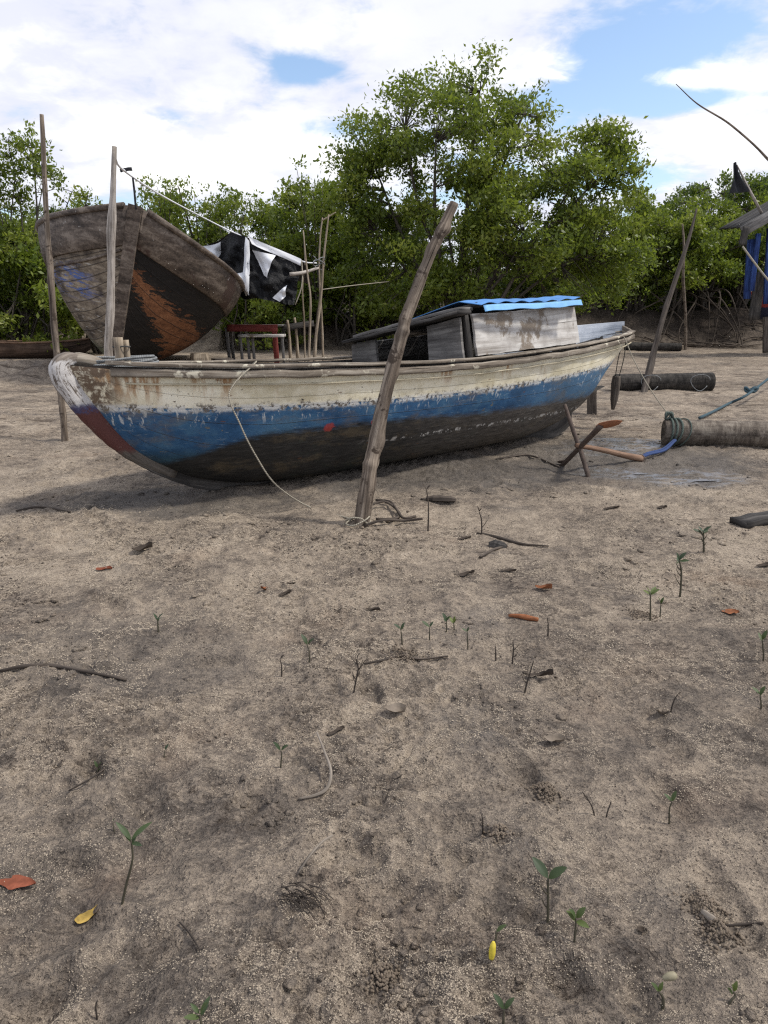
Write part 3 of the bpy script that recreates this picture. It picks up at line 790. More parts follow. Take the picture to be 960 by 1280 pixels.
# ------------------------------------------------------------------ the boat in front
def front_boat():
    root = empty('wooden_boat', (-1.05, 6.28, 0.0), (R(-2.0), 0, R(40)),
                 label='weathered cream and blue wooden boat lying on the sand with a plank cabin', cat='boat')
    keel = hermite([-1.58, -1.42, -1.18, -.92, -.62, -.2, .3, 3.0, 3.7, 4.2, 4.85, 5.3, 5.5], [1.08, .84, .50, .31, .165, .07, .045, .06, .13, .25, .70, 1.0, 1.12])
    sheer = hermite([-1.58, -1, 0, 1.5, 3, 4, 5, 5.5], [1.12, 1.075, 1.03, 1.005, 1.05, 1.10, 1.16, 1.19])
    beam = hermite([-1.58, -1.3, -.95, -.4, .3, 1.2, 2.2, 3, 4, 4.8, 5.3, 5.5], [.03, .20, .42, .62, .74, .80, .80, .75, .60, .38, .17, .07])
    full = hermite([-1.58, -.6, .6, 2.6, 4, 5.5], [1.55, 1.05, .62, .62, .9, 1.5])
    rg = random.Random(5)
    def side(s, q, inset=0.0):
        """q: 0 keel .. 1 sheer -> half breadth and height"""
        b, zk, zs = max(beam(s) - inset, .005), keel(s) + inset, sheer(s)
        e = full(s)
        ph = q * PI / 2
        yy = b * (.86 * math.sin(ph) ** e + .14 * q)
        zz = zk + (zs - zk) * (1 - math.cos(ph)) ** (1 / (1 + .35 * max(0, 1.2 - e)))
        return yy, zz
    S = np.concatenate([np.linspace(-1.58, -1.0, 15)[:-1], np.linspace(-1.0, 4.2, 53)[:-1], np.linspace(4.2, 5.5, 19)])
    nq = 16
    def shell(inset):
        rs = []
        for s in S:
            ring = []
            for k in range(-nq, nq + 1):
                q = abs(k) / nq
                yy, zz = side(s, q, inset)
                w = .006 * math.sin(s * 4.1 + q * 7) + .005 * math.sin(s * 9.3 - q * 13)
                ring.append(Vector((s, (yy + w * (q > .1)) * (1 if k > 0 else -1), zz)))
            rs.append(ring)
        return rs
    mb = MB()
    rs = shell(0)
    gir = [0.0]
    for k in range(1, nq + 1): gir.append(k / nq)
    usym = [abs(k) / nq for k in range(-nq, nq + 1)]
    # uv: (s, girth)
    n = len(rs[0]); verts = [p for r in rs for p in r]; faces = []; uvs = []
    for i in range(len(rs) - 1):
        for k in range(n - 1):
            faces.append((i * n + k, (i + 1) * n + k, (i + 1) * n + k + 1, i * n + k + 1))
            uvs.append([(S[i], usym[k]), (S[i + 1], usym[k]), (S[i + 1], usym[k + 1]), (S[i], usym[k + 1])])
    mb.add(verts, faces, uvs)
    # aft end closed by a small flat transom
    e = (len(rs) - 1) * n
    mb.f.append(tuple(e + k for k in range(n))); mb.uv.append([(0, 0)] * n)
    mb.build('hull', M['hull'], root)
    mi = MB()
    r2 = shell(.03); verts = [p for r in r2 for p in r]
    mi.add(verts, [tuple(reversed(f)) for f in faces], [tuple(reversed(u)) for u in uvs])
    mi.build('inner_planking', M['dark_wood'], root)
    # keel timber
    mb = MB()
    kr = []
    for s in np.linspace(-1.10, 4.35, 40):
        z = keel(s)
        d = .085 if s < 3.3 else .085 + .12 * min(1, (s - 3.3) / .7)
        kr.append([Vector((s, -.035, z - d)), Vector((s, .035, z - d)), Vector((s, .035, z + .03)), Vector((s, -.035, z + .03))])
    rings(mb, kr)
    mb.build('keel', M['dark_wood'], root, smooth=False)
    # stem post with a thick rounded head
    mb = MB()
    prof = [(-1.44, 1.155, .03, .05), (-1.515, 1.150, .055, .065), (-1.575, 1.095, .075, .07), (-1.555, 1.0, .08, .066), (-1.485, .87, .08, .062), (-1.385, .73, .078, .058), (-1.265, .58, .075, .055), (-1.14, .455, .07, .052), (-.98, .34, .065, .05), (-.80, .235, .06, .045)]
    pts = catmull([(a, 0, b) for a, b, _, _ in prof], 4)
    dep = np.interp(np.linspace(0, 1, len(pts)), np.linspace(0, 1, len(prof)), [p[2] for p in prof])
    wid = np.interp(np.linspace(0, 1, len(pts)), np.linspace(0, 1, len(prof)), [p[3] for p in prof])
    rr = []
    for i, p in enumerate(pts):
        t = (pts[min(i + 1, len(pts) - 1)] - pts[max(i - 1, 0)]).normalized()
        nn = Vector((0, 1, 0)).cross(t).normalized()
        ring = []
        for k in range(14):
            a = 2 * PI * k / 14
            ca, sa = math.cos(a), math.sin(a)
            f = 1 + rg.uniform(-.05, .05)
            ring.append(p + nn * dep[i] * f * math.copysign(abs(ca) ** .7, ca) + Vector((0, wid[i] * f * math.copysign(abs(sa) ** .6, sa), 0)))
        rr.append(ring)
    rings(mb, rr)
    mb.build('stem_post', M['stem'], root)
    # breasthook block behind the stem head
    mb = MB()
    tube(mb, catmull([(-1.52, 0, 1.145), (-1.44, -.01, 1.145), (-1.35, -.01, 1.125), (-1.22, 0, 1.095)], 4), [.04, .055, .05, .02], 10, .06, 3)
    mb.build('breasthook', M['rail_wood'], root)
    # cap rails, rub rails, battens
    def along(yoff, zoff, w, h, s0, s1, sg, nn=44, jit=.004, brk=None):
        mb = MB(); rr = []
        for i, s in enumerate(np.linspace(s0, s1, nn)):
            b = beam(s) + yoff
            z = sheer(s) + zoff
            db = (beam(s + .02) - beam(s - .02)) / .04
            nx, ny = -db, 1.0
            l = math.hypot(nx, ny); nx /= l; ny /= l
            j = rg.uniform(-jit, jit); k = rg.uniform(-jit, jit)
            ring = []
            for a in range(10):
                an = 2 * PI * (a + .5) / 10
                ca, sa = math.cos(an), math.sin(an)
                oy = w / 2 * math.copysign(abs(ca) ** .55, ca) + j; oz = h / 2 * math.copysign(abs(sa) ** .55, sa) + k
                ring.append(Vector((s + nx * oy, sg * (b + ny * oy), z + oz)))
            if sg > 0: ring = ring[::-1]
            rr.append(ring)
        us = [x * .03 for x in range(11)]
        rings(mb, rr, us=us)
        return mb
    for sg in (-1, 1):
        along(.012, .022, .085, .030, -1.32, 5.5, sg).build('cap_rail', M['rail_wood'], root)
        along(.022, -.040, .05, .062, -1.30, 5.5, sg, jit=.006).build('rub_rail', M['rail_wood'], root)
        along(.010, -.115, .016, .014, -1.22, 5.42, sg, jit=.003).build('batten', M['cream_batten'], root)
    # stringer inside, frames, thwarts, decks
    for s in np.arange(-.7, 1.7, .42):
        mb = MB(); fr = []
        for k in range(-nq + 1, nq):
            yy, zz = side(s, abs(k) / nq, .05)
            p = Vector((s, yy * (1 if k >= 0 else -1), zz))
            fr.append([p + Vector((-.025, 0, -.03)), p + Vector((.025, 0, -.03)), p + Vector((.025, 0, .03)), p + Vector((-.025, 0, .03))])
        rings(mb, fr); mb.build('frame', M['dark_wood'], root)
    for s in (.1, 1.1):
        mb = MB(); b = beam(s) - .05
        plank(mb, (s, -b, .80), (s, b, .80), .2, .035, seed=int(s * 10)); mb.build('thwart', M['grey_wood'], root)
    def deck(name, s0, s1, dz, mat, inset=.03, wave=0.0):
        mb = MB(); rr = []
        for s in np.linspace(s0, s1, 14):
            b = max(beam(s) - inset, .01); z = sheer(s) + dz
            rr.append([Vector((s, b * f, z + .01 * (1 - f * f) + wave * math.sin(9 * s + 5 * f))) for f in np.linspace(-1, 1, 9)])
        rings(mb, rr, closed=False, us=[k * .08 for k in range(9)])
        return mb.build(name, mat, root)
    deck('foredeck', -1.4, -.72, -.07, M['grey_wood'])
    deck('floor_boards', -.7, 5.0, -.62, M['dark_wood'], .25)
    deck('after_deck', 3.62, 5.45, -.10, M['blue_grey'], .03)
    # low raised bulwark around the right-hand end (far side and end), painted pale blue
    mb = MB(); rr = []
    for s in np.linspace(3.95, 5.5, 12):
        b = beam(s) - .015; z = sheer(s); h = .115 * min(1, (s - 3.9) / .3)
        rr.append([Vector((s, b - .02, z - .1)), Vector((s, b + .018, z - .1)), Vector((s, b + .018, z + h + .03)), Vector((s, b - .02, z + h + .03))])
    rings(mb, rr); mb.build('far_bulwark', M['blue_grey'], root, smooth=False)
    mb = MB()
    plank(mb, (5.49, -.09, sheer(5.5) - .04), (5.49, .10, sheer(5.5) + .05), .13, .035, up=(1, 0, 0), seed=4); mb.build('transom_board', M['rail_wood'], root)
    # mooring bitt of two boards on the foredeck
    b = empty('mooring_bitt'); b.parent = root
    for (s, w, h, y, sd_) in ((-1.14, .062, .295, .02, 1), (-1.075, .04, .275, .05, 2)):
        mb = MB(); plank(mb, (s, y, 1.0), (s + .004, y, 1.0 + h), w, .045, up=(.64, -.77, 0), seed=sd_, nseg=5); mb.build('bitt_board', M['stick'], b)
    mb = MB(); rr = [Vector((-1.11 + .062 * math.cos(a), .035 + .05 * math.sin(a), 1.225 + .003 * math.sin(3 * a))) for a in np.linspace(0, 2 * PI, 18)]
    tube(mb, rr, .006, 6, cap=False); mb.build('lashing', M['rope_dark'], b)

    # ---- cabin
    c = empty('cabin'); c.parent = root
    yn = lambda s: -(beam(s) - .035)
    # side panel (two whitewashed boards), raking at the right end
    def quadboard(name, A, B, C_, D, t, mat, nu=10, nv=5, seed=0, par=c, warp=.006):
        """A,B bottom corners, C,D top corners (C above B); thick board"""
        A, B, C_, D = map(Vector, (A, B, C_, D)); r = random.Random(seed)
        nrm = (B - A).cross(D - A).normalized()
        mb = MB(); front = []; back = []
        for j in range(nv + 1):
            for i in range(nu + 1):
                u, v = i / nu, j / nv
                p = A.lerp(B, u).lerp(D.lerp(C_, u), v)
                w = nrm * (warp * math.sin(3.1 * u * PI + seed) + r.uniform(-.0015, .0015))
                e = Vector((r.uniform(-1, 1), r.uniform(-1, 1), r.uniform(-1, 1))) * .004 if (i in (0, nu) or j in (0, nv)) else Vector()
                front.append(p + w + e + nrm * t / 2); back.append(p + w + e - nrm * t / 2)
        W = nu + 1; N = W * (nv + 1); L = (B - A).length; H = (D - A).length
        fs = []; us = []
        uv = lambda k: ((k // W) / nv * H, (k % W) / nu * L)
        for j in range(nv):
            for i in range(nu):
                a, b2, c2, d2 = j * W + i, j * W + i + 1, (j + 1) * W + i + 1, (j + 1) * W + i
                fs.append((a, b2, c2, d2)); us.append([uv(k) for k in (a, b2, c2, d2)])
                fs.append((N + d2, N + c2, N + b2, N + a)); us.append([uv(k) for k in (d2, c2, b2, a)])
        per = [i for i in range(W)] + [j * W + nu for j in range(1, nv + 1)] + [nv * W + i for i in range(nu - 1, -1, -1)] + [j * W for j in range(nv - 1, 0, -1)]
        for k in range(len(per)):
            a, b2 = per[k], per[(k + 1) % len(per)]
            fs.append((b2, a, N + a, N + b2)); us.append([uv(b2), uv(a), uv(a), uv(b2)])
        mb.add(front + back, fs, us)
        return mb.build(name, mat, par, smooth=False)
    sA, sB = 1.85, 3.60
    quadboard('side_panel', (sA + .02, yn(sA), sheer(sA) + .04), (sB, yn(sB), sheer(sB) + .04), (sB - .06, yn(sB) + .05, 1.50), (sA + .0, yn(sA) + .05, 1.42), .025, M['pale_ply'], 16, 6, 3)
    quadboard('far_side_panel', (sB, .68, sheer(sB) - .02), (1.62, .76, sheer(1.6) - .02), (1.60, .70, 1.17), (sB, .62, 1.30), .025, M['grey_wood'], 12, 4, 5)
    quadboard('back_panel', (sB, yn(sB) + .03, sheer(sB) - .05), (sB, .66, sheer(sB) - .05), (sB - .04, .60, 1.31), (sB - .05, yn(sB) + .08, 1.49), .025, M['dark_wood'], 8, 4, 6)
    # corner post
    mb = MB(); plank(mb, (sA - .03, yn(sA) + .03, sheer(sA) - .05), (sA - .07, yn(sA) + .07, 1.43), .05, .05, up=(0, 1, 0), seed=8); mb.build('corner_post', M['dark_wood'], c)
    # front wall: right board, left board, dark doorway between
    fz = lambda y: 1.405 + (y + .74) * -.165
    fx = lambda y: 1.76 - (y + .74) * .10
    zb = lambda y: .97
    quadboard('front_board', (fx(-.30), -.30, zb(0)), (fx(-.73), -.73, zb(0)), (fx(-.73) - .04, -.70, fz(-.70)), (fx(-.30) - .03, -.30, fz(-.30) - .01), .03, M['grey_wood'], 6, 5, 11)
    quadboard('front_board', (fx(.76), .76, zb(0)), (fx(.38), .38, zb(0)), (fx(.38) - .03, .38, fz(.38) - .01), (fx(.74) - .03, .72, fz(.72)), .03, M['grey_wood'], 6, 5, 12)
    # roof of old boards, falling to the far side
    for k, (s0, dz, w, mt, sd_) in enumerate(((1.67, .012, .19, 'dark_wood', 21), (1.80, .05, .21, 'grey_wood', 22), (2.02, .085, .22, 'dark_wood', 23), (2.25, .07, .22, 'dark_wood', 24), (2.48, .06, .22, 'grey_wood', 25), (2.71, .055, .22, 'dark_wood', 26), (2.94, .06, .22, 'dark_wood', 27), (3.17, .065, .22, 'grey_wood', 28), (3.42, .06, .26, 'dark_wood', 29))):
        mb = MB()
        zn = 1.425 + dz + max(0, (s0 - 2.2)) * .03
        y0 = -.80 if k < 2 else -.70
        plank(mb, (s0, y0 + (.10 if k == 1 else 0), zn), (s0 - .13, .73 - .04 * (k % 2), zn - .235 - (.02 if k == 0 else 0)), w, .03, nseg=10, jit=.006, seed=sd_)
        mb.build('roof_board', M[mt], c)
    # blue corrugated sheet: a flat turned-down lip in front, ribbed sheet rising behind
    def sheet(name, f, nu, nv, mat, t=.006):
        mb = MB(); top = [[Vector(f(i / nu, j / nv)) for i in range(nu + 1)] for j in range(nv + 1)]
        W = nu + 1; vs = [p for r_ in top for p in r_]; N = len(vs)
        vs2 = [p - Vector((0, .3 * t, t)) for p in vs]
        fs = []
        for j in range(nv):
            for i in range(nu):
                a = j * W + i
                fs.append((a, a + 1, a + W + 1, a + W)); fs.append((N + a + W, N + a + W + 1, N + a + 1, N + a))
        per = [i for i in range(W)] + [j * W + nu for j in range(1, nv + 1)] + [nv * W + i for i in range(nu - 1, -1, -1)] + [j * W for j in range(nv - 1, 0, -1)]
        for k in range(len(per)):
            a, b2 = per[k], per[(k + 1) % len(per)]; fs.append((b2, a, N + a, N + b2))
        mb.add(vs + vs2, fs)
        return mb.build(name, mat, c)
    s0, s1 = 1.90, 3.36
    zl = lambda u: 1.475 + .060 * u + .006 * math.sin(7 * u)
    lip = sheet('roof_sheet_lip', lambda u, v: (s0 + (s1 - s0) * u, -.835 + .022 * v, zl(u) - .03 + (.050 + .004 * math.sin(9 * u + 1)) * v + .004 * math.sin(23 * u) * (1 - v)), 30, 3, M['blue_sheet'])
    sheet('roof_sheet', lambda u, v: (s0 - .02 + (s1 - s0 + .02) * u + .03 * v, -.80 + .95 * v, zl(u) + .028 + .040 * min(1, v * 3.2) * (1 - .0 * u) - .20 * max(0, v - .31) + (.017 - .012 * min(1, v * 3.2)) * (abs(math.sin(u * PI * 6.5)) ** 1.5)), 90, 10, M['blue_sheet_back'])
    # short post with a red-painted face behind the cabin
    mb = MB(); plank(mb, (3.86, .02, .75), (3.82, .02, 1.47), .13, .10, up=(0, 1, 0), seed=31, ch=.02); p = mb.build('stern_post', M['stick'], root)
    mb = MB(); plank(mb, (3.93, -.03, 1.10), (3.895, -.03, 1.44), .02, .085, up=(0, 1, 0), seed=32); mb.build('red_face', M['red_paint'], p)
    return root, beam, sheer
M['blue_grey'] = wood('chalky_blue_paint', (.22, .25, .29), (.50, .53, .57), (.68, .70, .72), .7, .3, .8, ((.15, .13, .11), 9.0, .62))
BOAT, BEAM, SHEER = front_boat()
bpy.context.view_layer.update()
BM = BOAT.matrix_world.copy()
def bl(s, y, z): return BM @ Vector((s, y, z))

# netting bundle and rope on the decks: things that lie on the boat
def coil(name, pts, rad, mat, label, cat, n=7, sub=6, group=None):
    mb = MB(); tube(mb, catmull(pts, sub), rad, n, .04, 1); return tag(mb.build(name, mat), label, cat, group)
rg = random.Random(3)
pts = []
for k in range(46):
    a = k * .75
    pts.append(bl(-1.12 + (.24 + .05 * rg.random()) * math.cos(a), .04 + (.13 + .04 * rg.random()) * math.sin(a), SHEER(-1.1) - .02 + .0018 * k + .02 * rg.random()))
coil('rope_coil', pts, .0085, M['rope_grey'], 'tangled grey rope coil on the foredeck of the cream and blue boat', 'rope')
mb = MB()
for k in range(14):
    a0 = Vector((3.78 + .35 * rg.random(), .1 + .35 * rg.random(), SHEER(3.8) - .05))
    q = [a0 + Vector((rg.uniform(-.18, .18), rg.uniform(-.18, .18), .02 + .09 * rg.random())) for _ in range(4)]
    tube(mb, catmull([bl(*p) for p in [a0] + q], 5), .012, 5, .2, k)
tag(mb.build('net_bundle', M['net']), 'dark blue bundle of netting on the after deck of the cream boat', 'net')

# ------------------------------------------------------------------ poles near the boat
def pole(name, pts, rad, mat, label, cat='pole', n=12, wob=.06, seed=0, knots=5, sub=7, group=None):
    mb = MB(); tube(mb, catmull(pts, sub), rad, n, wob, seed, knots=knots)
    P0 = Vector(pts[0])
    mb.v = [tuple(Vector(v) - P0) for v in mb.v]
    return tag(mb.build(name, mat, loc=P0), label, cat, group)
b0 = G_(450, 655)
def pl(px, py, Y): return at(px, py, Y)
d = Vector((0, 0, -.12))
pole('leaning_pole', [b0 + d, b0.lerp(pl(468, 560, 5.16), .5), pl(468, 560, 5.16), pl(484, 485, 5.22), pl(499, 430, 5.27), pl(512, 385, 5.31), pl(541, 312, 5.38), pl(568, 254, 5.44)],
     [.058, .054, .051, .049, .046, .042, .040, .035, .031], M['pole'], 'thick weathered grey pole leaning in front of the cream and blue boat', 'pole', 14, .10, 4, 16, 12)
b1 = G_(82, 550)
pole('upright_pole', [b1 + d, pl(77, 505, b1.y), pl(71, 440, b1.y), pl(63, 350, b1.y + .02), pl(57, 250, b1.y + .02), pl(52, 143, b1.y + .03)],
     [.038, .037, .036, .033, .028, .020], M['pole'], 'slender grey pole standing behind the bow of the cream boat, leftmost pole', 'pole', 10, .08, 5, 8)
Y2 = 10.6
g2 = at(135, 470, Y2); g2.z = gz(g2.x, g2.y)
pole('upright_pole', [g2 + d, pl(135, 455, Y2), pl(138, 380, Y2), pl(140, 290, Y2), pl(143, 183, Y2)], [.056, .054, .052, .046, .030], M['pole_pale'],
     'pale bleached pole standing upright in front of the stem of the dark hulk', 'pole', 11, .06, 6, 7)

# mooring rope from the rail to the foot of the leaning pole
r0 = bl(-.38, -(BEAM(-.38) + .02), SHEER(-.38) + .045)
r00 = bl(-.38, -(BEAM(-.38) - .05), SHEER(-.38) + .02)
gA, gB, gC = G_(345, 606), G_(385, 634), G_(432, 648)
up = Vector((0, 0, .008))
pts = [r00, r0, at(287, 490, 5.36), at(300, 530, 5.34), at(320, 570, 5.36), at(345, 606, 5.40), gB + up, gC + up]
for k in range(16):
    a = 2.6 + k * .85
    rr_ = .085 + .02 * math.sin(k)
    x, y = b0.x + rr_ * math.cos(a), b0.y + rr_ * math.sin(a)
    pts.append(Vector((x, y, gz(x, y) + .012 + (.06 if k in (3, 4, 9, 10) else .01))))
coil('mooring_rope', pts, .0058, M['rope_pale'], 'pale rope hanging from the boat rail to the foot of the leaning pole', 'rope', 6, 7)
mb = MB()
for q in (((452, 640), (480, 633), (500, 645), (492, 655), (470, 652)), ((455, 660), (480, 657), (505, 654), (528, 655)), ((470, 628), (489, 634), (503, 650), (520, 652))):
    tube(mb, catmull([G_(*p) + Vector((0, 0, .02 + .02 * (i % 2))) for i, p in enumerate(q)], 5), .010, 6, .15, 3)
tag(mb.build('driftwood_sticks', M['twig']), 'tangle of dark sticks and old rope at the foot of the leaning pole', 'driftwood')

# ------------------------------------------------------------------ things under and behind the stern
def block(name, c, size, rotz, mat, label=None, cat=None, parent=None, seed=0, bev=.03, group=None):
    r = random.Random(seed); mb = MB()
    w, dd, h = size; rs = []
    for i, f in enumerate(np.linspace(0, 1, 6)):
        k = 1 - .04 * (f in (0, 1)); ring = []
        for a in range(16):
            an = 2 * PI * (a + .5) / 16; ca, sa = math.cos(an), math.sin(an)
            m = max(abs(ca), abs(sa)); e = 1 / m * .9 + .1
            x, y = w / 2 * ca * e * k + r.uniform(-1, 1) * bev * .3, dd / 2 * sa * e * k + r.uniform(-1, 1) * bev * .3
            ring.append(Vector((x, y, h * f + r.uniform(-1, 1) * bev * .2)))
        rs.append(ring)
    rings(mb, rs)
    o = mb.build(name, mat, parent, smooth=False, loc=c); o.rotation_euler = (0, 0, rotz)
    return tag(o, label, cat, group)
# support post standing under the overhanging end
pb = G_(741, 518)
mb = MB(); plank(mb, pb + Vector((0, 0, -.08)), at(739, 462, pb.y), .14, .10, up=(.3, 1, 0), seed=41, ch=.015, jit=.008)
tag(mb.build('support_post', M['pole_dark']), 'squat dark post standing under the raised right end of the cream boat', 'post')
# wooden chocks beneath the keel
for (px, py, s_, lab) in ((700, 528, .2, 'dark wooden chock wedged under the keel near the squat post'), (676, 540, .16, 'smaller muddy chock under the keel left of the squat post')):
    p = G_(px, py); block('keel_chock', p - Vector((0, 0, .03)), (s_, s_ * 1.2, s_ * .9), .7, M['pole_dark'], lab, 'chock', seed=px)
# short stick hanging by a cord from the rail
hY = 9.55
top = at(771, 470, hY); bot = at(766, 512, hY)
mb = MB(); tube(mb, catmull([bot, bot.lerp(top, .3), bot.lerp(top, .75), top], 4), [.022, .05, .058, .05], 8, .08, 2)
root = empty('hanging_stick', bot, label='short dark stick hanging on a cord from the right end of the boat', cat='fender')
mb.v = [tuple(Vector(v) - bot) for v in mb.v]
mb.build('stick', M['pole_dark'], root)
mb = MB(); hg = bl(4.95, -(BEAM(4.95) + .02), SHEER(4.95) + .02)
for dx in (-.02, .025):
    tube(mb, [v - bot for v in catmull([top + Vector((dx, 0, -.03)), top.lerp(hg, .5) + Vector((dx * 1.5, 0, 0)), hg], 5)], .006, 5)
mb.build('cord', M['rope_dark'], root)

# anchor: crossed stock and arm, rusty fluke, long shank lying on the sand
def anchor():
    A0 = G_(738, 596); A1 = at(706, 506, A0.y + .42)
    X = A0.lerp(A1, .42)
    B0 = G_(699, 581); dirB = (X - B0); B1 = X + dirB * .95
    C1 = G_(801, 577) + Vector((0, 0, .03))
    root = empty('anchor', X, label='old iron anchor with crossed arms and a rusty orange shank on wet mud', cat='anchor')
    def part(name, a, b, ra, rb, mat, seed):
        mb = MB(); tube(mb, [v - X for v in catmull([a, a.lerp(b, .35) + Vector((.004, 0, .006)), a.lerp(b, .7), b], 5)], [ra, (ra + rb) / 2, rb], 8, .08, seed)
        return mb.build(name, mat, root)
    part('stock', A0 - Vector((0, 0, .05)), A1, .024, .019, M['iron'], 1)
    part('arm', B0 - Vector((0, 0, .04)), B1, .022, .026, M['iron'], 2)
    part('shank', X - (C1 - X) * .05, C1, .022, .034, M['rust_wood'], 3)
    # flukes: bent plates at both ends of the arm
    for nm, P, s_, lab in (('fluke', B1, 1.0, 'rust orange fluke'), ('fluke', B0 + Vector((0, 0, .02)), .45, None)):
        mb = MB(); ax = dirB.normalized(); sd_ = Vector((.92, -.1, .1)).normalized(); rr = []
        for i, f in enumerate(np.linspace(-1, 1, 7)):
            w = .075 * s_ * (1 - .55 * abs(f) ** 2)
            c_ = P - X + sd_ * (.10 * s_ * f + .075 * s_) + Vector((0, .02 * f * f, .01))
            rr.append([c_ + ax * w * e + Vector((0, k * .009, 0)) for e, k in ((-1, -1), (-.3, -1.3), (1, -1), (1, 1), (-.3, 1.3), (-1, 1))])
        rings(mb, rr); tag(mb.build(nm, M['rusty'] if s_ == 1 else M['iron'], root), lab)
    mb = MB(); c_ = C1 - X; tube(mb, [c_ + Vector((.035 * math.cos(a), .02 * math.sin(a), .035 * math.sin(a))) for a in np.linspace(0, 2 * PI, 16)], .009, 6, cap=False)
    mb.build('ring', M['iron'], root)
    return C1
RING = anchor()

# palm logs
def log(name, a, b, ra, rb, mat, label, seed, n=22, group=None, droop=0.0):
    a, b = Vector(a), Vector(b); mb = MB(); m = 26; rg = random.Random(seed); rs = []
    ax = (b - a).normalized(); sd_ = ax.cross(Vector((0, 0, 1))).normalized(); up_ = sd_.cross(ax)
    ph = [rg.uniform(0, 6) for _ in range(4)]
    def ringat(f, r, inset=0):
        ring = []
        for k in range(n):
            an = 2 * PI * k / n
            q = r * (1 + .02 * math.sin(3 * an + ph[0]) + .018 * math.sin(2 * an + ph[1] + f * 5) + .012 * math.sin(9 * an + f * 30) + .012 * rg.uniform(-1, 1))
            ring.append(a.lerp(b, f) + (sd_ * math.cos(an) + up_ * math.sin(an)) * q + up_ * droop * math.sin(PI * f))
        return ring
    rs.append(ringat(.012, ra * .55)); rs.append(ringat(.0, ra * .9))
    for i in range(m + 1):
        f = i / m; rs.append(ringat(f if i else .004, ra + (rb - ra) * f))
    rs.append(ringat(1.0, rb * .9)); rs.append(ringat(.988, rb * .55))
    us = [k / n * 2 * PI * ra for k in range(n + 1)]
    rings(mb, rs, us=us)
    mb.v = [tuple(Vector(v) - a) for v in mb.v]
    return tag(mb.build(name, mat, loc=a), label, 'log', group)
def on(px, py, r):
    p = G_(px, py); p.y += r; p.z = gz(p.x, p.y) + r * .9; return p
L1a = on(833, 560, .145); L1b = on(985, 562, .15); L1b = L1a + (L1b - L1a).normalized() * 2.6; L1b.z = gz(L1b.x, L1b.y) + .14
log('palm_log', L1a, L1b, .145, .155, M['log'], 'brown palm log with green and blue rope round its end, nearest of the logs', 1)
L2a = on(771, 489, .165); L2b = on(893, 489, .17)
log('palm_log', L2a, L2b, .16, .17, M['log_dark'], 'black wet log lying behind the right end of the boat with thin rope loops', 2)
L3a = on(782, 438, .15); L3b = on(853, 439, .15)
log('palm_log', L3a, L3b, .15, .14, M['log_dark'], 'farthest thin dark log lying at the foot of the mud bank', 3)

# ropes on the near log
ax = (L1b - L1a).normalized(); sd_ = ax.cross(Vector((0, 0, 1))).normalized(); up_ = sd_.cross(ax)
def around(t, r, a): return L1a + ax * t + (sd_ * math.cos(a) + up_ * math.sin(a)) * r
mb = MB()
for t, sk, r in ((.05, .03, .158), (.075, .05, .160), (.10, .08, .158), (.17, .10, .159)):
    tube(mb, [around(t + sk * math.sin(a + 1), r, a) for a in np.linspace(0, 2 * PI, 30)], .0135 if t < .15 else .008, 7, .05, 1, cap=False)
kn = around(.05, .19, PI / 2)
tube(mb, catmull([kn + Vector((.04 * math.cos(a), .03 * math.sin(a), .035 * math.sin(1.7 * a))) for a in np.linspace(0, 11, 20)], 3), .013, 6)
tag(mb.build('rope_lashing', M['rope_green']), 'green grey rope wound and knotted round the end of the brown palm log', 'rope')
kf = around(.10, .17, 0.0) + Vector((0, -.01, -.06))
pts = []
for sg in (-1, 1):
    o_ = Vector((0, .03 * sg, .012))
    q = [kf + o_ * .5, kf.lerp(RING, .4) + o_ + Vector((.02, 0, -.035)), kf.lerp(RING, .8) + o_ * .9, RING + Vector((-.01, 0, .005))]
    pts += q if sg < 0 else q[::-1]
coil('rope_loop', pts, .0145, M['rope_blue'], 'doubled blue rope joining the anchor ring to the brown palm log', 'rope')
# stern line
s1 = bl(4.72, -(BEAM(4.72) + .02), SHEER(4.72) + .045)
s0_ = bl(4.75, -(BEAM(4.75) - .2), SHEER(4.72) - .03)
mid = s1.lerp(kn, .5) + Vector((0, 0, -.06))
coil('stern_rope', [s0_, s1, s1.lerp(kn, .25) + Vector((0, 0, -.04)), mid, s1.lerp(kn, .75) + Vector((0, 0, -.045)), kn], .0062, M['rope_pale'], 'thin taut rope from the right end of the boat down to the brown palm log', 'rope', 6)
# teal rope with a knot running off to the right
pts = [G_(874, 526), G_(893, 517), G_(912, 507)]
pts = [p + Vector((0, 0, .04)) for p in pts] + [at(928, 497, 11.6), at(943, 487, 12.0), at(957, 476, 12.6), at(985, 455, 14.2), at(1030, 420, 17.0)]
mb = MB(); tube(mb, catmull(pts, 5), .021, 7, .05, 2)
k0 = pts[4]
tube(mb, catmull([k0 + Vector((.10 * math.cos(a) - .05, .05 * math.sin(a), .035 * math.sin(2.3 * a))) for a in np.linspace(0, 12, 18)], 3), .022, 6)
tag(mb.build('teal_rope', M['rope_teal']), 'knotted teal rope rising from the sand behind the brown palm log', 'rope')
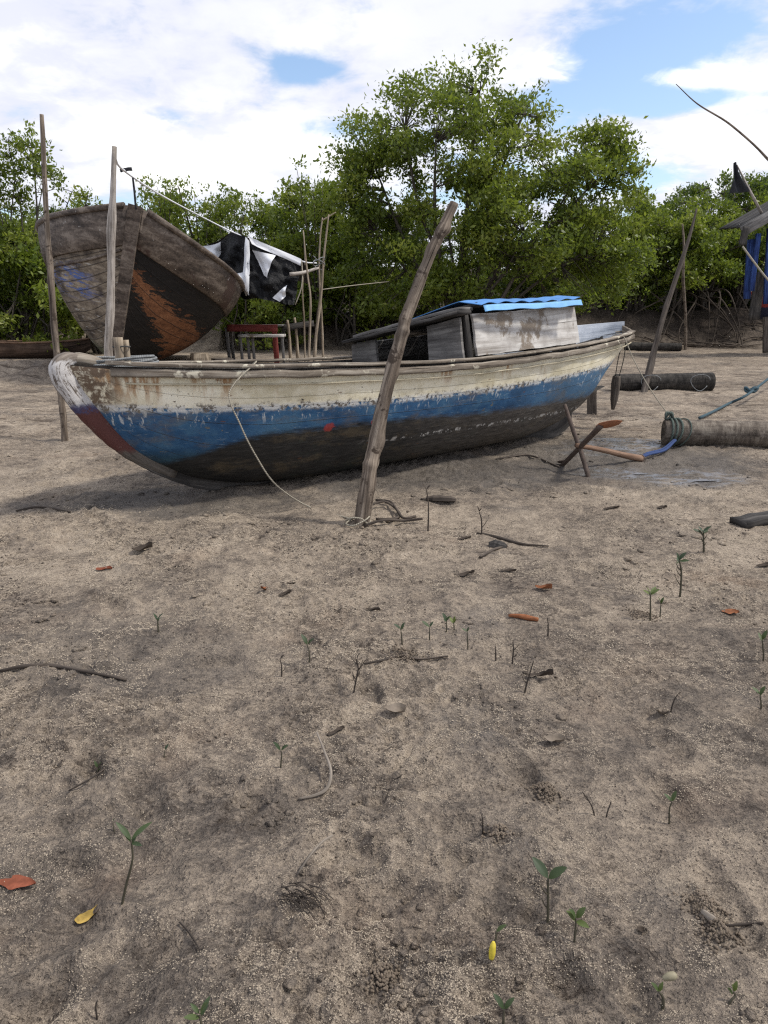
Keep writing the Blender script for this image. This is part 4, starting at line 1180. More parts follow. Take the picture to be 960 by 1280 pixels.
# cords on the black log
for t, lab in ((.62, 'thin loop of cord on the black log beside the thin dark leaning pole'), (1.55, 'thin loop of cord on the free end of the black log')):
    mb = MB()
    c0 = L2a + (L2b - L2a).normalized() * t + Vector((0, -.168, .02))
    tube(mb, [c0 + Vector((.17 * math.cos(a) + .03 * math.sin(2 * a), -.012 - .02 * math.sin(a) ** 2, .15 * math.sin(a) - .02)) for a in np.linspace(0.3, 5.9, 20)], .0075, 5, cap=True)
    tag(mb.build('cord_loop', M['rope_grey']), lab, 'rope')
p = G_(804, 491)
pole('leaning_pole', [p + d, at(812, 460, 13.95), at(828, 400, 14.1), at(846, 345, 14.25), at(862, 295, 14.4), at(871, 261, 14.5)], [.062, .058, .05, .04, .03, .016], M['pole_dark'],
     'thin dark pole leaning right beside the black wet log', 'pole', 9, .07, 8, 6)
p = G_(857, 437)
pole('upright_pole', [p + d, at(857, 400, p.y), at(854, 345, p.y), at(855, 310, p.y), at(853, 280, p.y)], [.06, .055, .05, .045, .03], M['pole'],
     'thin upright pole in front of the mangrove roots at the end of the farthest log', 'pole', 8, .07, 9, 4)
p = G_(853, 437)
mb = MB(); plank(mb, p + Vector((-.12, -.1, -.03)), p + Vector((-.1, -.1, .17)), .16, .06, up=(0, 1, 0), seed=3)
tag(mb.build('wood_stub', M['stick']), 'pale wooden stub at the foot of the thin upright pole', 'stub')

# ------------------------------------------------------------------ the dark hulk propped up at the left
def hulk():
    HX, HY = -5.62, 15.3
    root = empty('fishing_boat', (HX, HY, gz(HX, HY) + .10), (R(14.5), 0, R(102)), label='large dark unpainted wooden fishing boat propped on blocks, bow towards the viewer', cat='boat')
    keel = hermite([0, .25, .6, 1.2, 2.5, 9], [.9, .45, .18, .06, .02, 0])
    sheer = hermite([0, .3, .8, 1.4, 2.2, 3.2, 6, 9], [3.35, 3.14, 2.93, 2.77, 2.62, 2.50, 2.38, 2.4])
    beam = hermite([0, .3, .8, 1.4, 2.2, 3.2, 4.5, 7, 9], [.05, .72, 1.38, 1.84, 2.14, 2.25, 2.26, 2.1, 1.8])
    full = hermite([0, .6, 1.6, 3, 5, 9], [1.7, 1.25, .95, .8, .7, .75])
    def pt(s, q, sg, out=0.0):
        b, zk, zs = beam(s), keel(s), sheer(s); e = full(s); ph = q * PI / 2
        yy = b * (.72 * math.sin(ph) ** e + .28 * q ** 1.3) + out
        zz = zk + (zs - zk) * (.65 * q + .35 * (1 - math.cos(ph)))
        x = s - .42 * (zz / 3.3) * math.exp(-s / .9) + .35 * (1 - zz / 3.3) * math.exp(-s / .7)
        return Vector((x, sg * yy, zz))
    S = np.concatenate([np.linspace(0, 1.2, 22)[:-1], np.linspace(1.2, 9, 44)])
    nq = 20
    mb = MB(); rr = [[pt(s, abs(k) / nq, 1 if k > 0 else -1) for k in range(-nq, nq + 1)] for s in S]
    n = 2 * nq + 1; fs = []; us = []
    for i in range(len(S) - 1):
        for k in range(n - 1):
            fs.append((i * n + k, (i + 1) * n + k, (i + 1) * n + k + 1, i * n + k + 1))
            q = lambda kk: abs(kk - nq) / nq
            us.append([(S[i], q(k)), (S[i + 1], q(k)), (S[i + 1], q(k + 1)), (S[i], q(k + 1))])
    mb.add([p for r in rr for p in r], fs, us)
    e = (len(S) - 1) * n; mb.f.append(tuple(e + k for k in range(n))); mb.uv.append([(9, 0)] * n)
    mb.build('hull', M['big_hull'], root)
    # bulwark strakes standing proud along the top, both sides
    for sg in (1, -1):
        mb = MB(); rs = []
        for i, s in enumerate(np.linspace(.02, 9, 50)):
            w = .58 - .02 * s * .3
            ring = []
            H = sheer(s) - keel(s)
            for f, o in ((-.01, .0), (-.01, .075), (.35, .085), (.70, .08), (1.0, .065), (1.0, .0)):
                q = 1 - (w / H) * (1 - f) / 1.0
                p = pt(s, min(q, 1.0), sg, o)
                if f == 1.0: p.z += .02
                ring.append(p)
            rs.append(ring if sg < 0 else ring[::-1])
        rings(mb, rs); mb.build('bulwark', M['bulwark'], root)
        for f_, nm in ((1.005, 'cap_rail'), (.74, 'rub_rail')):
            mb = MB()
            P = [pt(s, 1.0, sg, .06) + Vector((0, 0, .03)) if f_ > 1 else pt(s, f_, sg, .03) for s in np.linspace(.05, 9, 40)]
            if sg < 0 and f_ < 1: continue
            tube(mb, P, .06 if f_ > 1 else .03, 8, .1, 4); mb.build(nm, M['bulwark'], root)
    # stem timber
    mb = MB(); rs = []
    for z in np.linspace(-.05, 3.38, 22):
        f = max(0, min(1, (z - .9) / 2.43)); x = -.42 * (z / 3.3) + .35 * (1 - z / 3.3) if z > .9 else .15 + .42 * ((.9 - z) / .9) ** 1.5
        w = .10 + .025 * (z / 3.5)
        rs.append([Vector((x - .13, -w, z)), Vector((x + .12, -w, z)), Vector((x + .12, w, z)), Vector((x - .13, w, z))])
    rings(mb, rs); mb.build('stem', M['bulwark'], root, smooth=False)
    mb = MB(); plank(mb, (.6, 0, -.02), (9, 0, -.04), .2, .22, seed=2, nseg=20); mb.build('keel', M['dark_wood'], root)
    # deck, deckhouse frame seen edge-on, kept dark
    mb = MB(); rs = []
    for s in np.linspace(.3, 8.9, 20):
        b = beam(s) - .03; z = sheer(s) - .55; k = (z - 0) / sheer(s)
        rs.append([Vector((s, b * .93 * f, z)) for f in np.linspace(-1, 1, 9)])
    rings(mb, rs, closed=False, us=[k * .3 for k in range(9)]); mb.build('deck', M['dark_wood'], root)
    return root
HULK = hulk()
# blocks and chocks under the hulk
for k, (px, py, s_, hh, mt, lab) in enumerate(((173, 463, .42, .34, 'concrete', 'squat brown block on the sand beside the foot of the hulk stem'), (250, 452, .36, .42, 'stick', 'pale curved wooden chock under the right bilge of the hulk'),
                                     (278, 452, .4, .30, 'pole_dark', 'dark timber chock right of the pale one under the hulk'), (200, 456, .5, .28, 'concrete', 'second mossy block further under the hulk'))):
    Yb = 15.0 if k == 0 else (18.0 if k != 3 else 16.4)
    p = at(px, py, Yb); p.z = gz(p.x, p.y) - .02
    block('support_block', p, (s_ * 1.2, s_, hh + .06), .3 * k, M[mt], lab, 'block', seed=50 + k, group='blocks under the hulk')
p0 = at(100, 452, 16.6); p1 = at(160, 452, 16.4); p0.z = gz(p0.x, p0.y) + .13; p1.z = gz(p1.x, p1.y) + .13
mb = MB(); plank(mb, p0, p1, .3, .3, seed=61, ch=.03, jit=.01); tag(mb.build('timber_beam', M['grey_wood']), 'long squared grey timber lying on the sand before the hulk', 'beam')

# line from the pale pole to the awning, with a scrap of dark cloth, and the black plastic awning
YA = 19.4
t0_ = at(143, 196, Y2); 
mb = MB()
LN = catmull([t0_, at(156, 214, 11.8), at(205, 246, 15.2), at(262, 276, 18.6), at(293, 291, 19.2), at(330, 305, 19.2), at(376, 326, 19.3), at(396, 329, 19.45)], 6)
tube(mb, LN, .016, 6, .05, 2)
tag(mb.build('awning_line', M['white_cloth']), 'white line running from the pale pole down to the torn black awning', 'rope')
mb = MB(); a = at(156, 214, 11.8); plank(mb, a + Vector((-.07, 0, .01)), a + Vector((.10, 0, .03)), .02, .05, up=(0, -.3, 1), seed=3, jit=.008)
tag(mb.build('cloth_scrap', M['flag']), 'small dark scrap tied to the white line near the pale pole', 'scrap')
mb = MB(); tube(mb, catmull([at(166, 222, 12.2), at(168, 240, 12.25), at(170, 262, 12.3)], 4), .017, 6, .1, 2)
tag(mb.build('hanging_strap', M['flag']), 'short dark strap hanging from the white line above the hulk bow', 'strap')

def awning():
    root = empty('torn_awning', at(330, 340, YA), label='torn black plastic awning with white patches hung beyond the side of the hulk', cat='awning')
    O = root.location
    T = catmull([at(252, 309, 20.2), at(272, 304, 19.9), at(290, 291, 19.4), at(304, 294, 19.2), at(322, 303, 19.2), at(350, 314, 19.25), at(377, 326, 19.3)], 8)
    B = catmull([at(285, 345, 19.9), at(296, 360, 19.6), at(303, 374, 19.1), at(320, 373, 18.95), at(337, 376, 18.9), at(355, 380, 18.9), at(368, 381, 18.95)], 8)
    m, k = len(T), 22
    def P(u, v):
        i = u * (m - 1); i0 = min(int(i), m - 2); f = i - i0
        a = T[i0].lerp(T[i0 + 1], f); b = B[i0].lerp(B[i0 + 1], f)
        p = a.lerp(b, v)
        w = .16 * float(gnoise(u * 6, v * 4, 3)) + .09 * float(gnoise(u * 14, v * 9, 5)) + .05 * abs(float(gnoise(u * 30, v * 16, 7)))
        return p + Vector((.02 * w, w * min(1, 4 * v), .05 * w + .12 * math.sin(v * PI) * (u - .6) * .0)) - O
    mb = MB(); nu = 60
    vs = [P(i / nu, j / k) for j in range(k + 1) for i in range(nu + 1)]
    fs = []
    for j in range(k):
        for i in range(nu):
            u, v = i / nu, j / k
            a = j * (nu + 1) + i; fs.append((a, a + 1, a + nu + 2, a + nu + 1))
    mb.add(vs, fs); mb.build('black_sheet', M['tarp'], root)
    # far slope of the canopy
    mb = MB(); rs = []
    for i in range(0, m):
        a = T[i] - O; f = i / (m - 1)
        rs.append([a + Vector((.1 * q, 1.9 * q, -.55 * q * q + .05 * math.sin(9 * f + 4 * q))) for q in np.linspace(0, 1, 9)])
    rings(mb, rs, closed=False, us=[.2 * q for q in range(9)]); mb.build('far_slope', M['tarp'], root)
    # white flaps folded over the front: outlines in the sheet's own u,v
    def flap(nm, poly, off=.035, mat='white_cloth'):
        n = 7; mb = MB(); vs = []
        a, b, c, d = [Vector((*q, 0)) for q in poly]
        for j in range(n + 1):
            for i in range(n + 1):
                q = a.lerp(b, i / n).lerp(d.lerp(c, i / n), j / n)
                p = P(min(max(q.x, 0), 1), min(max(q.y, -.02), 1.02))
                dd = off * (1 + .5 * math.sin(5 * q.x * 9 + 3 * q.y * 6))
                vs.append(p + Vector((0, -dd, .012)))
        fs = [(j * (n + 1) + i, j * (n + 1) + i + 1, (j + 1) * (n + 1) + i + 1, (j + 1) * (n + 1) + i) for j in range(n) for i in range(n)]
        mb.add(vs, fs); mb.build(nm, M[mat], root)
    flap('white_strip', [(.575, -.02), (1, -.02), (1, .13), (.60, .09)], .05)
    flap('white_strip', [(.53, .02), (.575, .06), (.43, .95), (.37, .78)], .05)
    flap('white_flap', [(.58, .20), (.80, .12), (.69, .60), (.66, .58)])
    flap('white_flap', [(.70, .95), (.88, .63), (.86, .86), (.78, .99)])
    flap('white_flap', [(.0, .0), (.20, .02), (.16, .18), (.06, .42)])
    flap('white_flap', [(.33, .62), (.40, .60), (.43, .92), (.38, .96)])
    # boom at the outer edge
    mb = MB(); tube(mb, [p - O for p in catmull([at(362, 343, 19.0), at(378, 341, 19.1), at(398, 335, 19.4)], 4)], [.05, .045, .03], 7, .05, 3); mb.build('boom', M['pole_pale'], root)
    mb = MB(); tube(mb, [p - O for p in catmull([at(377, 326, 19.3), at(378, 345, 19.1), at(376, 362, 19.0), at(369, 381, 18.95)], 4)], .014, 5, .05, 3); mb.build('edge_cord', M['rope_pale'], root)
awning()

# bundle of thin sticks the awning is tied to
SK = [([(392, 447), (395, 420), (401, 370), (405, 320), (411, 268)], .05, 'tallest grey stick of the bundle holding the awning', 19.8),
      ([(404, 441), (402, 400), (399, 340), (400, 300), (403, 272)], .036, 'stick at the right of the bundle holding the awning', 20.2),
      ([(385, 459), (387, 425), (388, 372), (384, 340), (379, 288)], .036, 'bent front stick of the bundle holding the awning', 18.6),
      ([(381, 440), (380, 400), (378, 360), (381, 330), (380, 300)], .026, 'thinnest stick at the left of the bundle holding the awning', 20.3)]
for k, (q, r, lab, Y) in enumerate(SK):
    b_ = at(*q[0], Y); b_.z = gz(b_.x, b_.y) - .08
    pole('awning_stick', [b_] + [at(a, c, Y) for a, c in q[1:]], [r * .85, r * .8, r * .7, r * .55, r * .35], M['stick'], lab, 'stick', 7, .08, 70 + k, 4, 5, 'sticks holding the awning')
mb = MB(); tube(mb, catmull([at(402, 276, 19.8), at(412, 270, 19.8), at(420, 265, 19.8)], 3), [.02, .01], 5, .1)
tag(mb.build('side_branch', M['stick']), 'small forked branch at the top of the tallest awning stick', 'branch')
c_ = at(399, 331, 19.5); mb = MB()
tube(mb, catmull([c_ + Vector((.14 * math.cos(a), .35 * math.sin(a), .05 * math.sin(1.7 * a) + .01 * a)) for a in np.linspace(0, 16, 26)], 3), .012, 5)
tag(mb.build('stick_lashing', M['rope_grey']), 'grey cord lashing tying the awning sticks together', 'rope')
mb = MB(); tube(mb, catmull([at(402, 362, 20), at(440, 357, 22), at(486, 352, 25)], 6), .012, 5); tag(mb.build('taut_line', M['rope_pale']), 'thin line from the awning sticks into the mangroves', 'rope')

# work table and bench between the hulk and the sticks
def table():
    Yt = 21.0
    def gp(px, Y):
        p = at(px, 445, Y); return Vector((p.x, Y, gz(p.x, Y)))
    root = empty('work_table', gp(318, Yt), label='rough wooden table with a dark red front board behind the hulk', cat='table')
    O = root.location
    a, b = at(284, 412, Yt), at(347, 408, Yt); a.z = b.z = (a.z + b.z) / 2
    mb = MB(); plank(mb, a - O, b - O, .05, .19, up=(0, 0, 1), seed=1); mb.build('front_board', M['red_paint'], root)
    mb = MB(); plank(mb, a - O + Vector((0, .45, .06)), b - O + Vector((.1, .45, .06)), .8, .04, seed=2); mb.build('tabletop', M['grey_wood'], root)
    for px, Y, mt, r in ((346, Yt, 'red_paint', .14), (287, Yt, 'grey_wood', .09), (345, Yt + .8, 'grey_wood', .09), (292, Yt + .8, 'grey_wood', .09)):
        g = gp(px, Y); mb = MB(); plank(mb, g - O - Vector((0, 0, .05)), Vector((g.x - .05, Y + .03, a.z + .02)) - O, r, .06, up=(0, 1, 0), seed=px); mb.build('leg', M[mt], root)
    Yt = 20.3
    root = empty('bench', gp(330, Yt), label='low bench of pale planks in front of the red table', cat='bench'); O = root.location
    a, b = at(299, 421, Yt), at(356, 418, Yt); a.z = b.z = (a.z + b.z) / 2
    mb = MB(); plank(mb, a - O, b - O, .42, .07, seed=5); mb.build('seat', M['pale_ply'], root)
    for px, Y in ((303, Yt - .12), (318, Yt + .1), (355, Yt - .1), (312, Yt + .16)):
        g = gp(px, Y); mb = MB(); plank(mb, g - O - Vector((0, 0, .05)), Vector((g.x - .03, Y, a.z - .03)) - O, .07, .06, up=(0, 1, 0), seed=px); mb.build('leg', M['grey_wood'], root)
    for k, (px, py, pt_, Y, lab) in enumerate(((363, 448, 400, 21.5, 'short stake right of the bench'), (372, 446, 397, 21.8, 'leaning thin stake between the bench and the awning sticks'))):
        g = gp(px, Y); pole('stake', [g - Vector((0, 0, .1)), at(px - 1, (py + pt_) / 2, Y), at(px - 4, pt_, Y)], [.045, .04, .035], M['stick'], lab, 'stake', 7, .06, k, 2)
    mb = MB(); plank(mb, at(352, 410, 21.6), at(392, 404, 21.9), .06, .16, up=(0, 0, 1), seed=9); tag(mb.build('rail_board', M['dark_wood']), 'dark board running from the stakes to the awning sticks', 'board')
table()

# small brown canoe far left, half hidden
def canoe():
    Yc = 23.5
    a = at(-40, 436, Yc); b = at(112, 436, Yc)
    L = b.x - a.x
    z = gz((a.x + b.x) / 2, Yc)
    root = empty('canoe', ((a.x + b.x) / 2, Yc, z - .03), (0, 0, R(3)), label='low brown canoe lying far behind at the left edge', cat='boat')
    mb = MB(); rs = []; ri = []
    for f in np.linspace(-1, 1, 26):
        w = .50 * (1 - abs(f) ** 3) + .02; h = .50 + .10 * f * f; k = .02 + .28 * abs(f) ** 5
        rs.append([Vector((f * L / 2, w * math.sin(t), k + (h - k) * (1 - math.cos(t)))) for t in np.linspace(-PI / 2, PI / 2, 15)])
    rings(mb, rs, closed=False, us=[k * .07 for k in range(15)]); mb.build('hull', M['canoe'], root)
    for e in (0, -1):
        mb = MB(); tube(mb, [r[e] + Vector((0, 0, .02)) for r in rs], .03, 6, .05); mb.build('gunwale', M['rust_wood'], root)
M['canoe'] = wood('brown_canoe_wood', (.04, .027, .02), (.10, .066, .048), (.17, .12, .09), .5, .4)
canoe()

# ------------------------------------------------------------------ boat at the right edge, only its end in view
def right_boat():
    Yr = 25.0
    base = at(985, 436, Yr); base.z = gz(base.x, base.y)
    root = empty('cabin_boat', base, label='boat at the right edge with blue cabin posts and a red and white hull', cat='boat')
    O = base
    # hull: end profile to the left, running away to the right
    keel = hermite([0, .3, .8, 1.6, 7], [1.9, 1.2, .75, .6, .6]); sheer = hermite([0, 2, 7], [2.3, 2.15, 2.1])
    beam = hermite([0, .5, 1.5, 3, 7], [.25, .6, .95, 1.15, 1.1])
    x0 = at(940, 370, Yr).x - O.x
    mb = MB(); rs = []
    for s in np.linspace(0, 7, 40):
        rs.append([Vector((x0 + s, beam(s) * math.sin(t), keel(s) + (sheer(s) - keel(s)) * (1 - math.cos(t)) ** .8)) for t in np.linspace(-PI / 2, PI / 2, 21)])
    rings(mb, rs, closed=False, us=[k * .1 for k in range(21)]); mb.f.append(tuple(range(20, -1, -1))); mb.uv.append([(0, 0)] * 21)
    mb.build('hull', M['right_hull'], root)
    mb = MB(); rs2 = [[r[0] + Vector((0, 0, -.05)), r[0] + Vector((0, -.06, -.05)), r[0] + Vector((0, -.06, .07)), r[0] + Vector((0, 0, .07))] for r in rs]
    rings(mb, rs2); mb.build('rub_rail', M['white_paint'], root, smooth=False)
    mb = MB(); rs3 = [[Vector((r[0].x, f * abs(r[0].y), r[0].z - .1)) for f in np.linspace(-1, 1, 5)] for r in rs]
    rings(mb, rs3, closed=False, us=[0, .3, .6, .9, 1.2]); mb.build('deck', M['dark_wood'], root)
    # roof: long grey boards seen edge-on, rising to the right
    ra, rb = at(921, 291, Yr - .9) - O, at(962, 268, Yr - .9) - O
    dr = (rb - ra).normalized()
    mb = MB(); plank(mb, ra + Vector((0, -.34, .0)), ra + dr * 4.6 + Vector((0, -.34, 0)), .07, .30, seed=80, nseg=12); mb.build('fascia_board', M['grey_wood'], root)
    for k, dy in enumerate((0, .62, 1.24, 1.86)):
        mb = MB(); plank(mb, ra + dr * (.12 + .1 * k) + Vector((0, dy, .10)), ra + dr * 4.6 + Vector((0, dy, .10)), .60, .05, seed=81 + k, nseg=12); mb.build('roof_board', M['dark_wood'], root)  # dark wood puts the shade of the roof's underside into the boards' colour
    mb = MB(); a0, a1 = at(958, 340, Yr - .4) - O, at(1040, 340, Yr - .4) - O; plank(mb, Vector((a0.x, a0.y, 3.0)), Vector((a1.x + .8, a0.y, 3.0)), .06, 1.9, seed=95); mb.build('cabin_side', M['dark_wood'], root)
    mb = MB(); plank(mb, ra + Vector((.04, -.36, -.38)), ra + Vector((.10, -.36, .14)), .20, .08, up=(0, 1, 0), seed=9); mb.build('roof_bracket', M['dark_wood'], root)
    for k, (pxt, pyt, pxb, pyb, dy, w) in enumerate(((939, 299, 938, 336, .1, .20), (948, 292, 944, 326, -.1, .14), (962, 285, 957, 380, 0, .14), (990, 270, 985, 370, 0, .18))):
        mb = MB(); plank(mb, at(pxb, pyb, Yr - .8 + dy) - O - Vector((0, 0, .0 if k > 1 else .9)), at(pxt, pyt, Yr - .8 + dy) - O, w, .10, up=(0, 1, 0), seed=84 + k); mb.build('cabin_post', M['blue_paint'], root)
    # flat stern board and dark rudder-like piece
    mb = MB(); plank(mb, at(942, 400, Yr - .6) - O, at(951, 340, Yr - .6) - O, .34, .08, up=(0, 1, 0), seed=90); mb.build('rudder', M['dark_wood'], root)
    mb = MB(); plank(mb, at(957, 437, Yr - .3) - O - Vector((0, 0, .1)), at(957, 396, Yr - .3) - O, .13, .12, up=(0, 1, 0), seed=91); mb.build('prop', M['pole_dark'], root)
    for X_ in (1.6, 3.4):
        mb = MB(); plank(mb, Vector((X_, 0, -.1)), Vector((X_, 0, .65)), .3, .3, up=(0, 1, 0), seed=93); mb.build('prop', M['pole_dark'], root)
    # flag, its staff, fishing rod and mooring line: things carried on the boat
    fr = empty('flag', at(952, 268, Yr - .6), label='limp dark grey flag on a short pale staff above the right boat', cat='flag')
    mb = MB(); tube(mb, [p - fr.location for p in (at(956, 274, Yr - .6), at(936, 236, Yr - .6), at(921, 206, Yr - .6))], [.045, .038, .02], 7); mb.build('staff', M['pole_pale'], fr)
    mb = MB(); n = 8; vs = []
    A, B, C_ = at(918, 203, Yr - .6), at(935, 240, Yr - .6), at(912, 242, Yr - .6)
    for j in range(n + 1):
        for i in range(n + 1):
            p = A.lerp(B, j / n).lerp(A.lerp(C_, j / n), i / n) + Vector((0, .10 * math.sin(i * 1.1 + j * .6) - .03, 0)); vs.append(p - fr.location)
    mb.add(vs, [(j * 9 + i, j * 9 + i + 1, j * 9 + i + 10, j * 9 + i + 9) for j in range(n) for i in range(n)]); mb.build('cloth', M['flag'], fr)
    mb = MB(); tube(mb, catmull([at(1010, 262, Yr - .3), at(985, 226, Yr - .3), at(958, 197, Yr - .3), at(938, 177, Yr - .3), at(908, 152, Yr - .3), at(872, 130, Yr - .3), at(845, 105, Yr - .3)], 6), [.055, .045, .038, .032, .026, .02, .012], 6, .12, 4)
    tag(mb.build('fishing_rod', M['pole']), 'long thin bent rod reaching up over the trees from the right boat', 'rod')
    mb = MB(); tube(mb, catmull([at(928, 308, Yr - 1.3), at(945, 331, Yr - 1.5), at(962, 352, Yr - 1.8), at(1000, 392, Yr - 2.4), at(1040, 425, Yr - 3)], 5), .03, 6)
    tag(mb.build('mooring_line', M['rope_pale']), 'pale line slanting down from the roof of the right boat', 'rope')
def rh_mat():
    g = G('red_white_blue_hull_paint', .6, .4)
    z = g.sep(g.obj)[2]; n = g.noise(g.obj, 5, 6, .7); zz = g.ma('ADD', z, g.ma('MULTIPLY', g.ma('SUBTRACT', n, .5), .12))
    c = g.mix(g.sm(zz, 1.98, 2.0), (.28, .035, .03), (.62, .60, .56))
    c = g.mix(g.sm(zz, 1.52, 1.50), c, (.015, .02, .05)); c = g.mix(g.sm(zz, 1.15, 1.1), c, (.10, .09, .085))
    return g.done(c, g.bump(n, .4, .02))
M['right_hull'] = rh_mat()
right_boat()

# ------------------------------------------------------------------ trees
def leaves_mesh(name, C, rad, per, size, seed, mat, parent=None, up=.45, tones=None):
    rg = np.random.default_rng(seed); C = np.asarray(C, float); N = len(C)
    rad = np.broadcast_to(np.asarray(rad, float), (N,))
    n = N * per
    tone = np.repeat(np.clip((rg.normal(.5, .16, N) if tones is None else tones + rg.normal(0, .08, N)), 0, 1), per)
    p = np.repeat(C, per, 0) + rg.normal(size=(n, 3)) * np.repeat(rad, per)[:, None] * np.array([.62, .62, .42])
    d = rg.normal(size=(n, 3)); d[:, 2] += up; d /= np.linalg.norm(d, axis=1)[:, None]
    q = rg.normal(size=(n, 3)); q[:, 2] += .6
    s = np.cross(d, q); s /= np.linalg.norm(s, axis=1)[:, None]
    nn = np.cross(s, d)
    L = size * (.5 + 1.0 * rg.random(n) ** 1.3)[:, None]; W = L * (.40 + .14 * rg.random(n))[:, None]
    v0 = p; v1 = p + d * L * .45 + s * W / 2 + nn * L * .06; v2 = p + d * L; v3 = p + d * L * .45 - s * W / 2 + nn * L * .06
    V = np.stack([v0, v1, v2, v3], 1).reshape(-1, 3)
    Fc = np.arange(4 * n).reshape(n, 4)
    u = np.clip(tone + rg.normal(0, .16, n), .01, .99)
    uv = np.zeros((n, 4, 2)); uv[..., 0] = u[:, None]; uv[..., 1] = rg.random(n)[:, None]
    return np_mesh(name, V, Fc, mat, False, uv, parent)

def sample_ell(rg, E, n, shell=.55):
    """E: list of (centre, (rx,ry,rz)); points weighted by volume, leaning to the outside"""
    w = np.array([e[1][0] * e[1][1] * e[1][2] for e in E]) ** .8; w /= w.sum()
    out = []
    for k in rg.choice(len(E), n, p=w):
        c, r = E[k]
        d = rg.normal(size=3); d /= np.linalg.norm(d)
        out.append(np.array(c) + d * np.array(r) * (shell + (1 - shell) * rg.random()) ** .8)
    return np.array(out)

def clumps(rg, E, n_sub, per, r0, r1, shell=.55, flat=.55):
    """leaf-cluster centres gathered in flattened boughs that sit on the crown's lobes; also the boughs' tones"""
    S = sample_ell(rg, E, n_sub, shell)
    out = []; tone = []
    for c in S:
        r = rg.uniform(r0, r1); k = max(4, int(per * (r / r1) ** 2 * rg.uniform(.7, 1.3))); tn = rg.normal(.5, .16)
        d = rg.normal(size=(k, 3)); d /= np.linalg.norm(d, axis=1)[:, None]
        out.append(c + d * (rg.random((k, 1)) ** .45) * np.array([r, r, r * flat])); tone += [tn] * k
    return np.concatenate(out), np.array(tone)

def limbs(mb, base, forks, rg, r0, C, twig=.012, trunk_r=None):
    """trunk(s) from base to each lobe centre, then a thin branch to every leaf cluster"""
    nodes = []; 
    for f in forks:
        P = catmull([base[0], base[0].lerp(f[0], .3) + Vector((rg.uniform(-.25, .25), rg.uniform(-.2, .2), .25)), base[0].lerp(f[0], .65) + Vector((rg.uniform(-.3, .3), rg.uniform(-.2, .2), .15)), f[0]], 5)
        tube(mb, P, list(np.linspace(r0 * f[1], r0 * .16, len(P))), 7, .08, rg.randint(0, 999))
        nodes += P[4:]
    NA = np.array([tuple(p) for p in nodes])
    for c in C:
        i = int(np.argmin(((NA - c) ** 2).sum(1) + (NA[:, 2] > c[2]) * .6)); a = nodes[i]; b = Vector(c)
        if (a - b).length < .05: continue
        m = a.lerp(b, .5) + Vector((rg.uniform(-.12, .12), rg.uniform(-.12, .12), -.04))
        tube(mb, [a, m, b], [twig * 1.5, twig, twig * .4], 4, 0, 0, cap=False)

def big_tree():
    Y0 = 27.0
    g0 = at(572, 405, Y0); g0.z = gz(g0.x, Y0)
    root = empty('mangrove_tree', g0, label='tallest spreading mangrove tree behind the boat cabin', cat='tree')
    O = g0
    rg = random.Random(9); nr = np.random.default_rng(9)
    sc_ = Y0 / F
    L = [(600, 102, 60, 44, 1.6), (506, 148, 46, 40, 1.5), (655, 130, 40, 36, 1.5), (468, 195, 45, 52, 1.6), (545, 165, 70, 60, 2.2), (600, 190, 85, 70, 2.6), (690, 205, 70, 66, 2.2), (735, 225, 48, 46, 1.6),
         (470, 275, 55, 55, 2.0), (560, 280, 90, 62, 2.8), (655, 280, 85, 60, 2.8), (745, 295, 62, 52, 2.2), (500, 345, 80, 42, 2.2), (620, 350, 90, 40, 2.4), (725, 350, 75, 42, 2.2),
         (748, 172, 26, 14, .6), (785, 190, 38, 16, .7), (770, 215, 30, 14, .6), (445, 235, 26, 60, 1.0), (500, 112, 18, 16, .7)]
    E = []
    for (px, py, rx, ry, rz) in L:
        c = at(px, py, Y0 + rg.uniform(-.6, .6)) - O
        E.append((tuple(c), (rx * sc_, rz, ry * sc_)))
    C, T = clumps(nr, E[:15], 240, 10, .36, 1.0, .35)
    C2, T2 = clumps(nr, E[15:], 30, 5, .20, .38, .3)
    C = np.concatenate([C, C2]); T = np.concatenate([T, T2])
    mb = MB()
    order = [Vector(e[0]) for e in E]
    fk = [(order[k] + Vector((0, 0, -.3)), w) for k, w in ((0, .9), (1, .7), (3, .65), (4, .8), (5, 1.0), (6, .9), (7, .6), (8, .55), (9, .6), (10, .6), (11, .6), (16, .35), (15, .3), (2, .6))]
    limbs(mb, [Vector((0, 0, -.1))], fk, rg, .17, C, .014)
    for k in range(4):
        o_ = Vector((rg.uniform(-.9, .9), rg.uniform(-.5, .5), -.1)); tube(mb, catmull([o_, o_ + Vector((rg.uniform(-.5, .5), 0, 1.6)), Vector((o_.x * 2, 0, 3.4))], 5), [.10, .08, .05], 7, .1, k)
    mb.build('trunk', M['bark'], root)
    rad = .24 + .12 * nr.random(len(C))
    leaves_mesh('crown', C, rad * 1.15, 52, .150, 4, M['leaf'], root, tones=T)
big_tree()

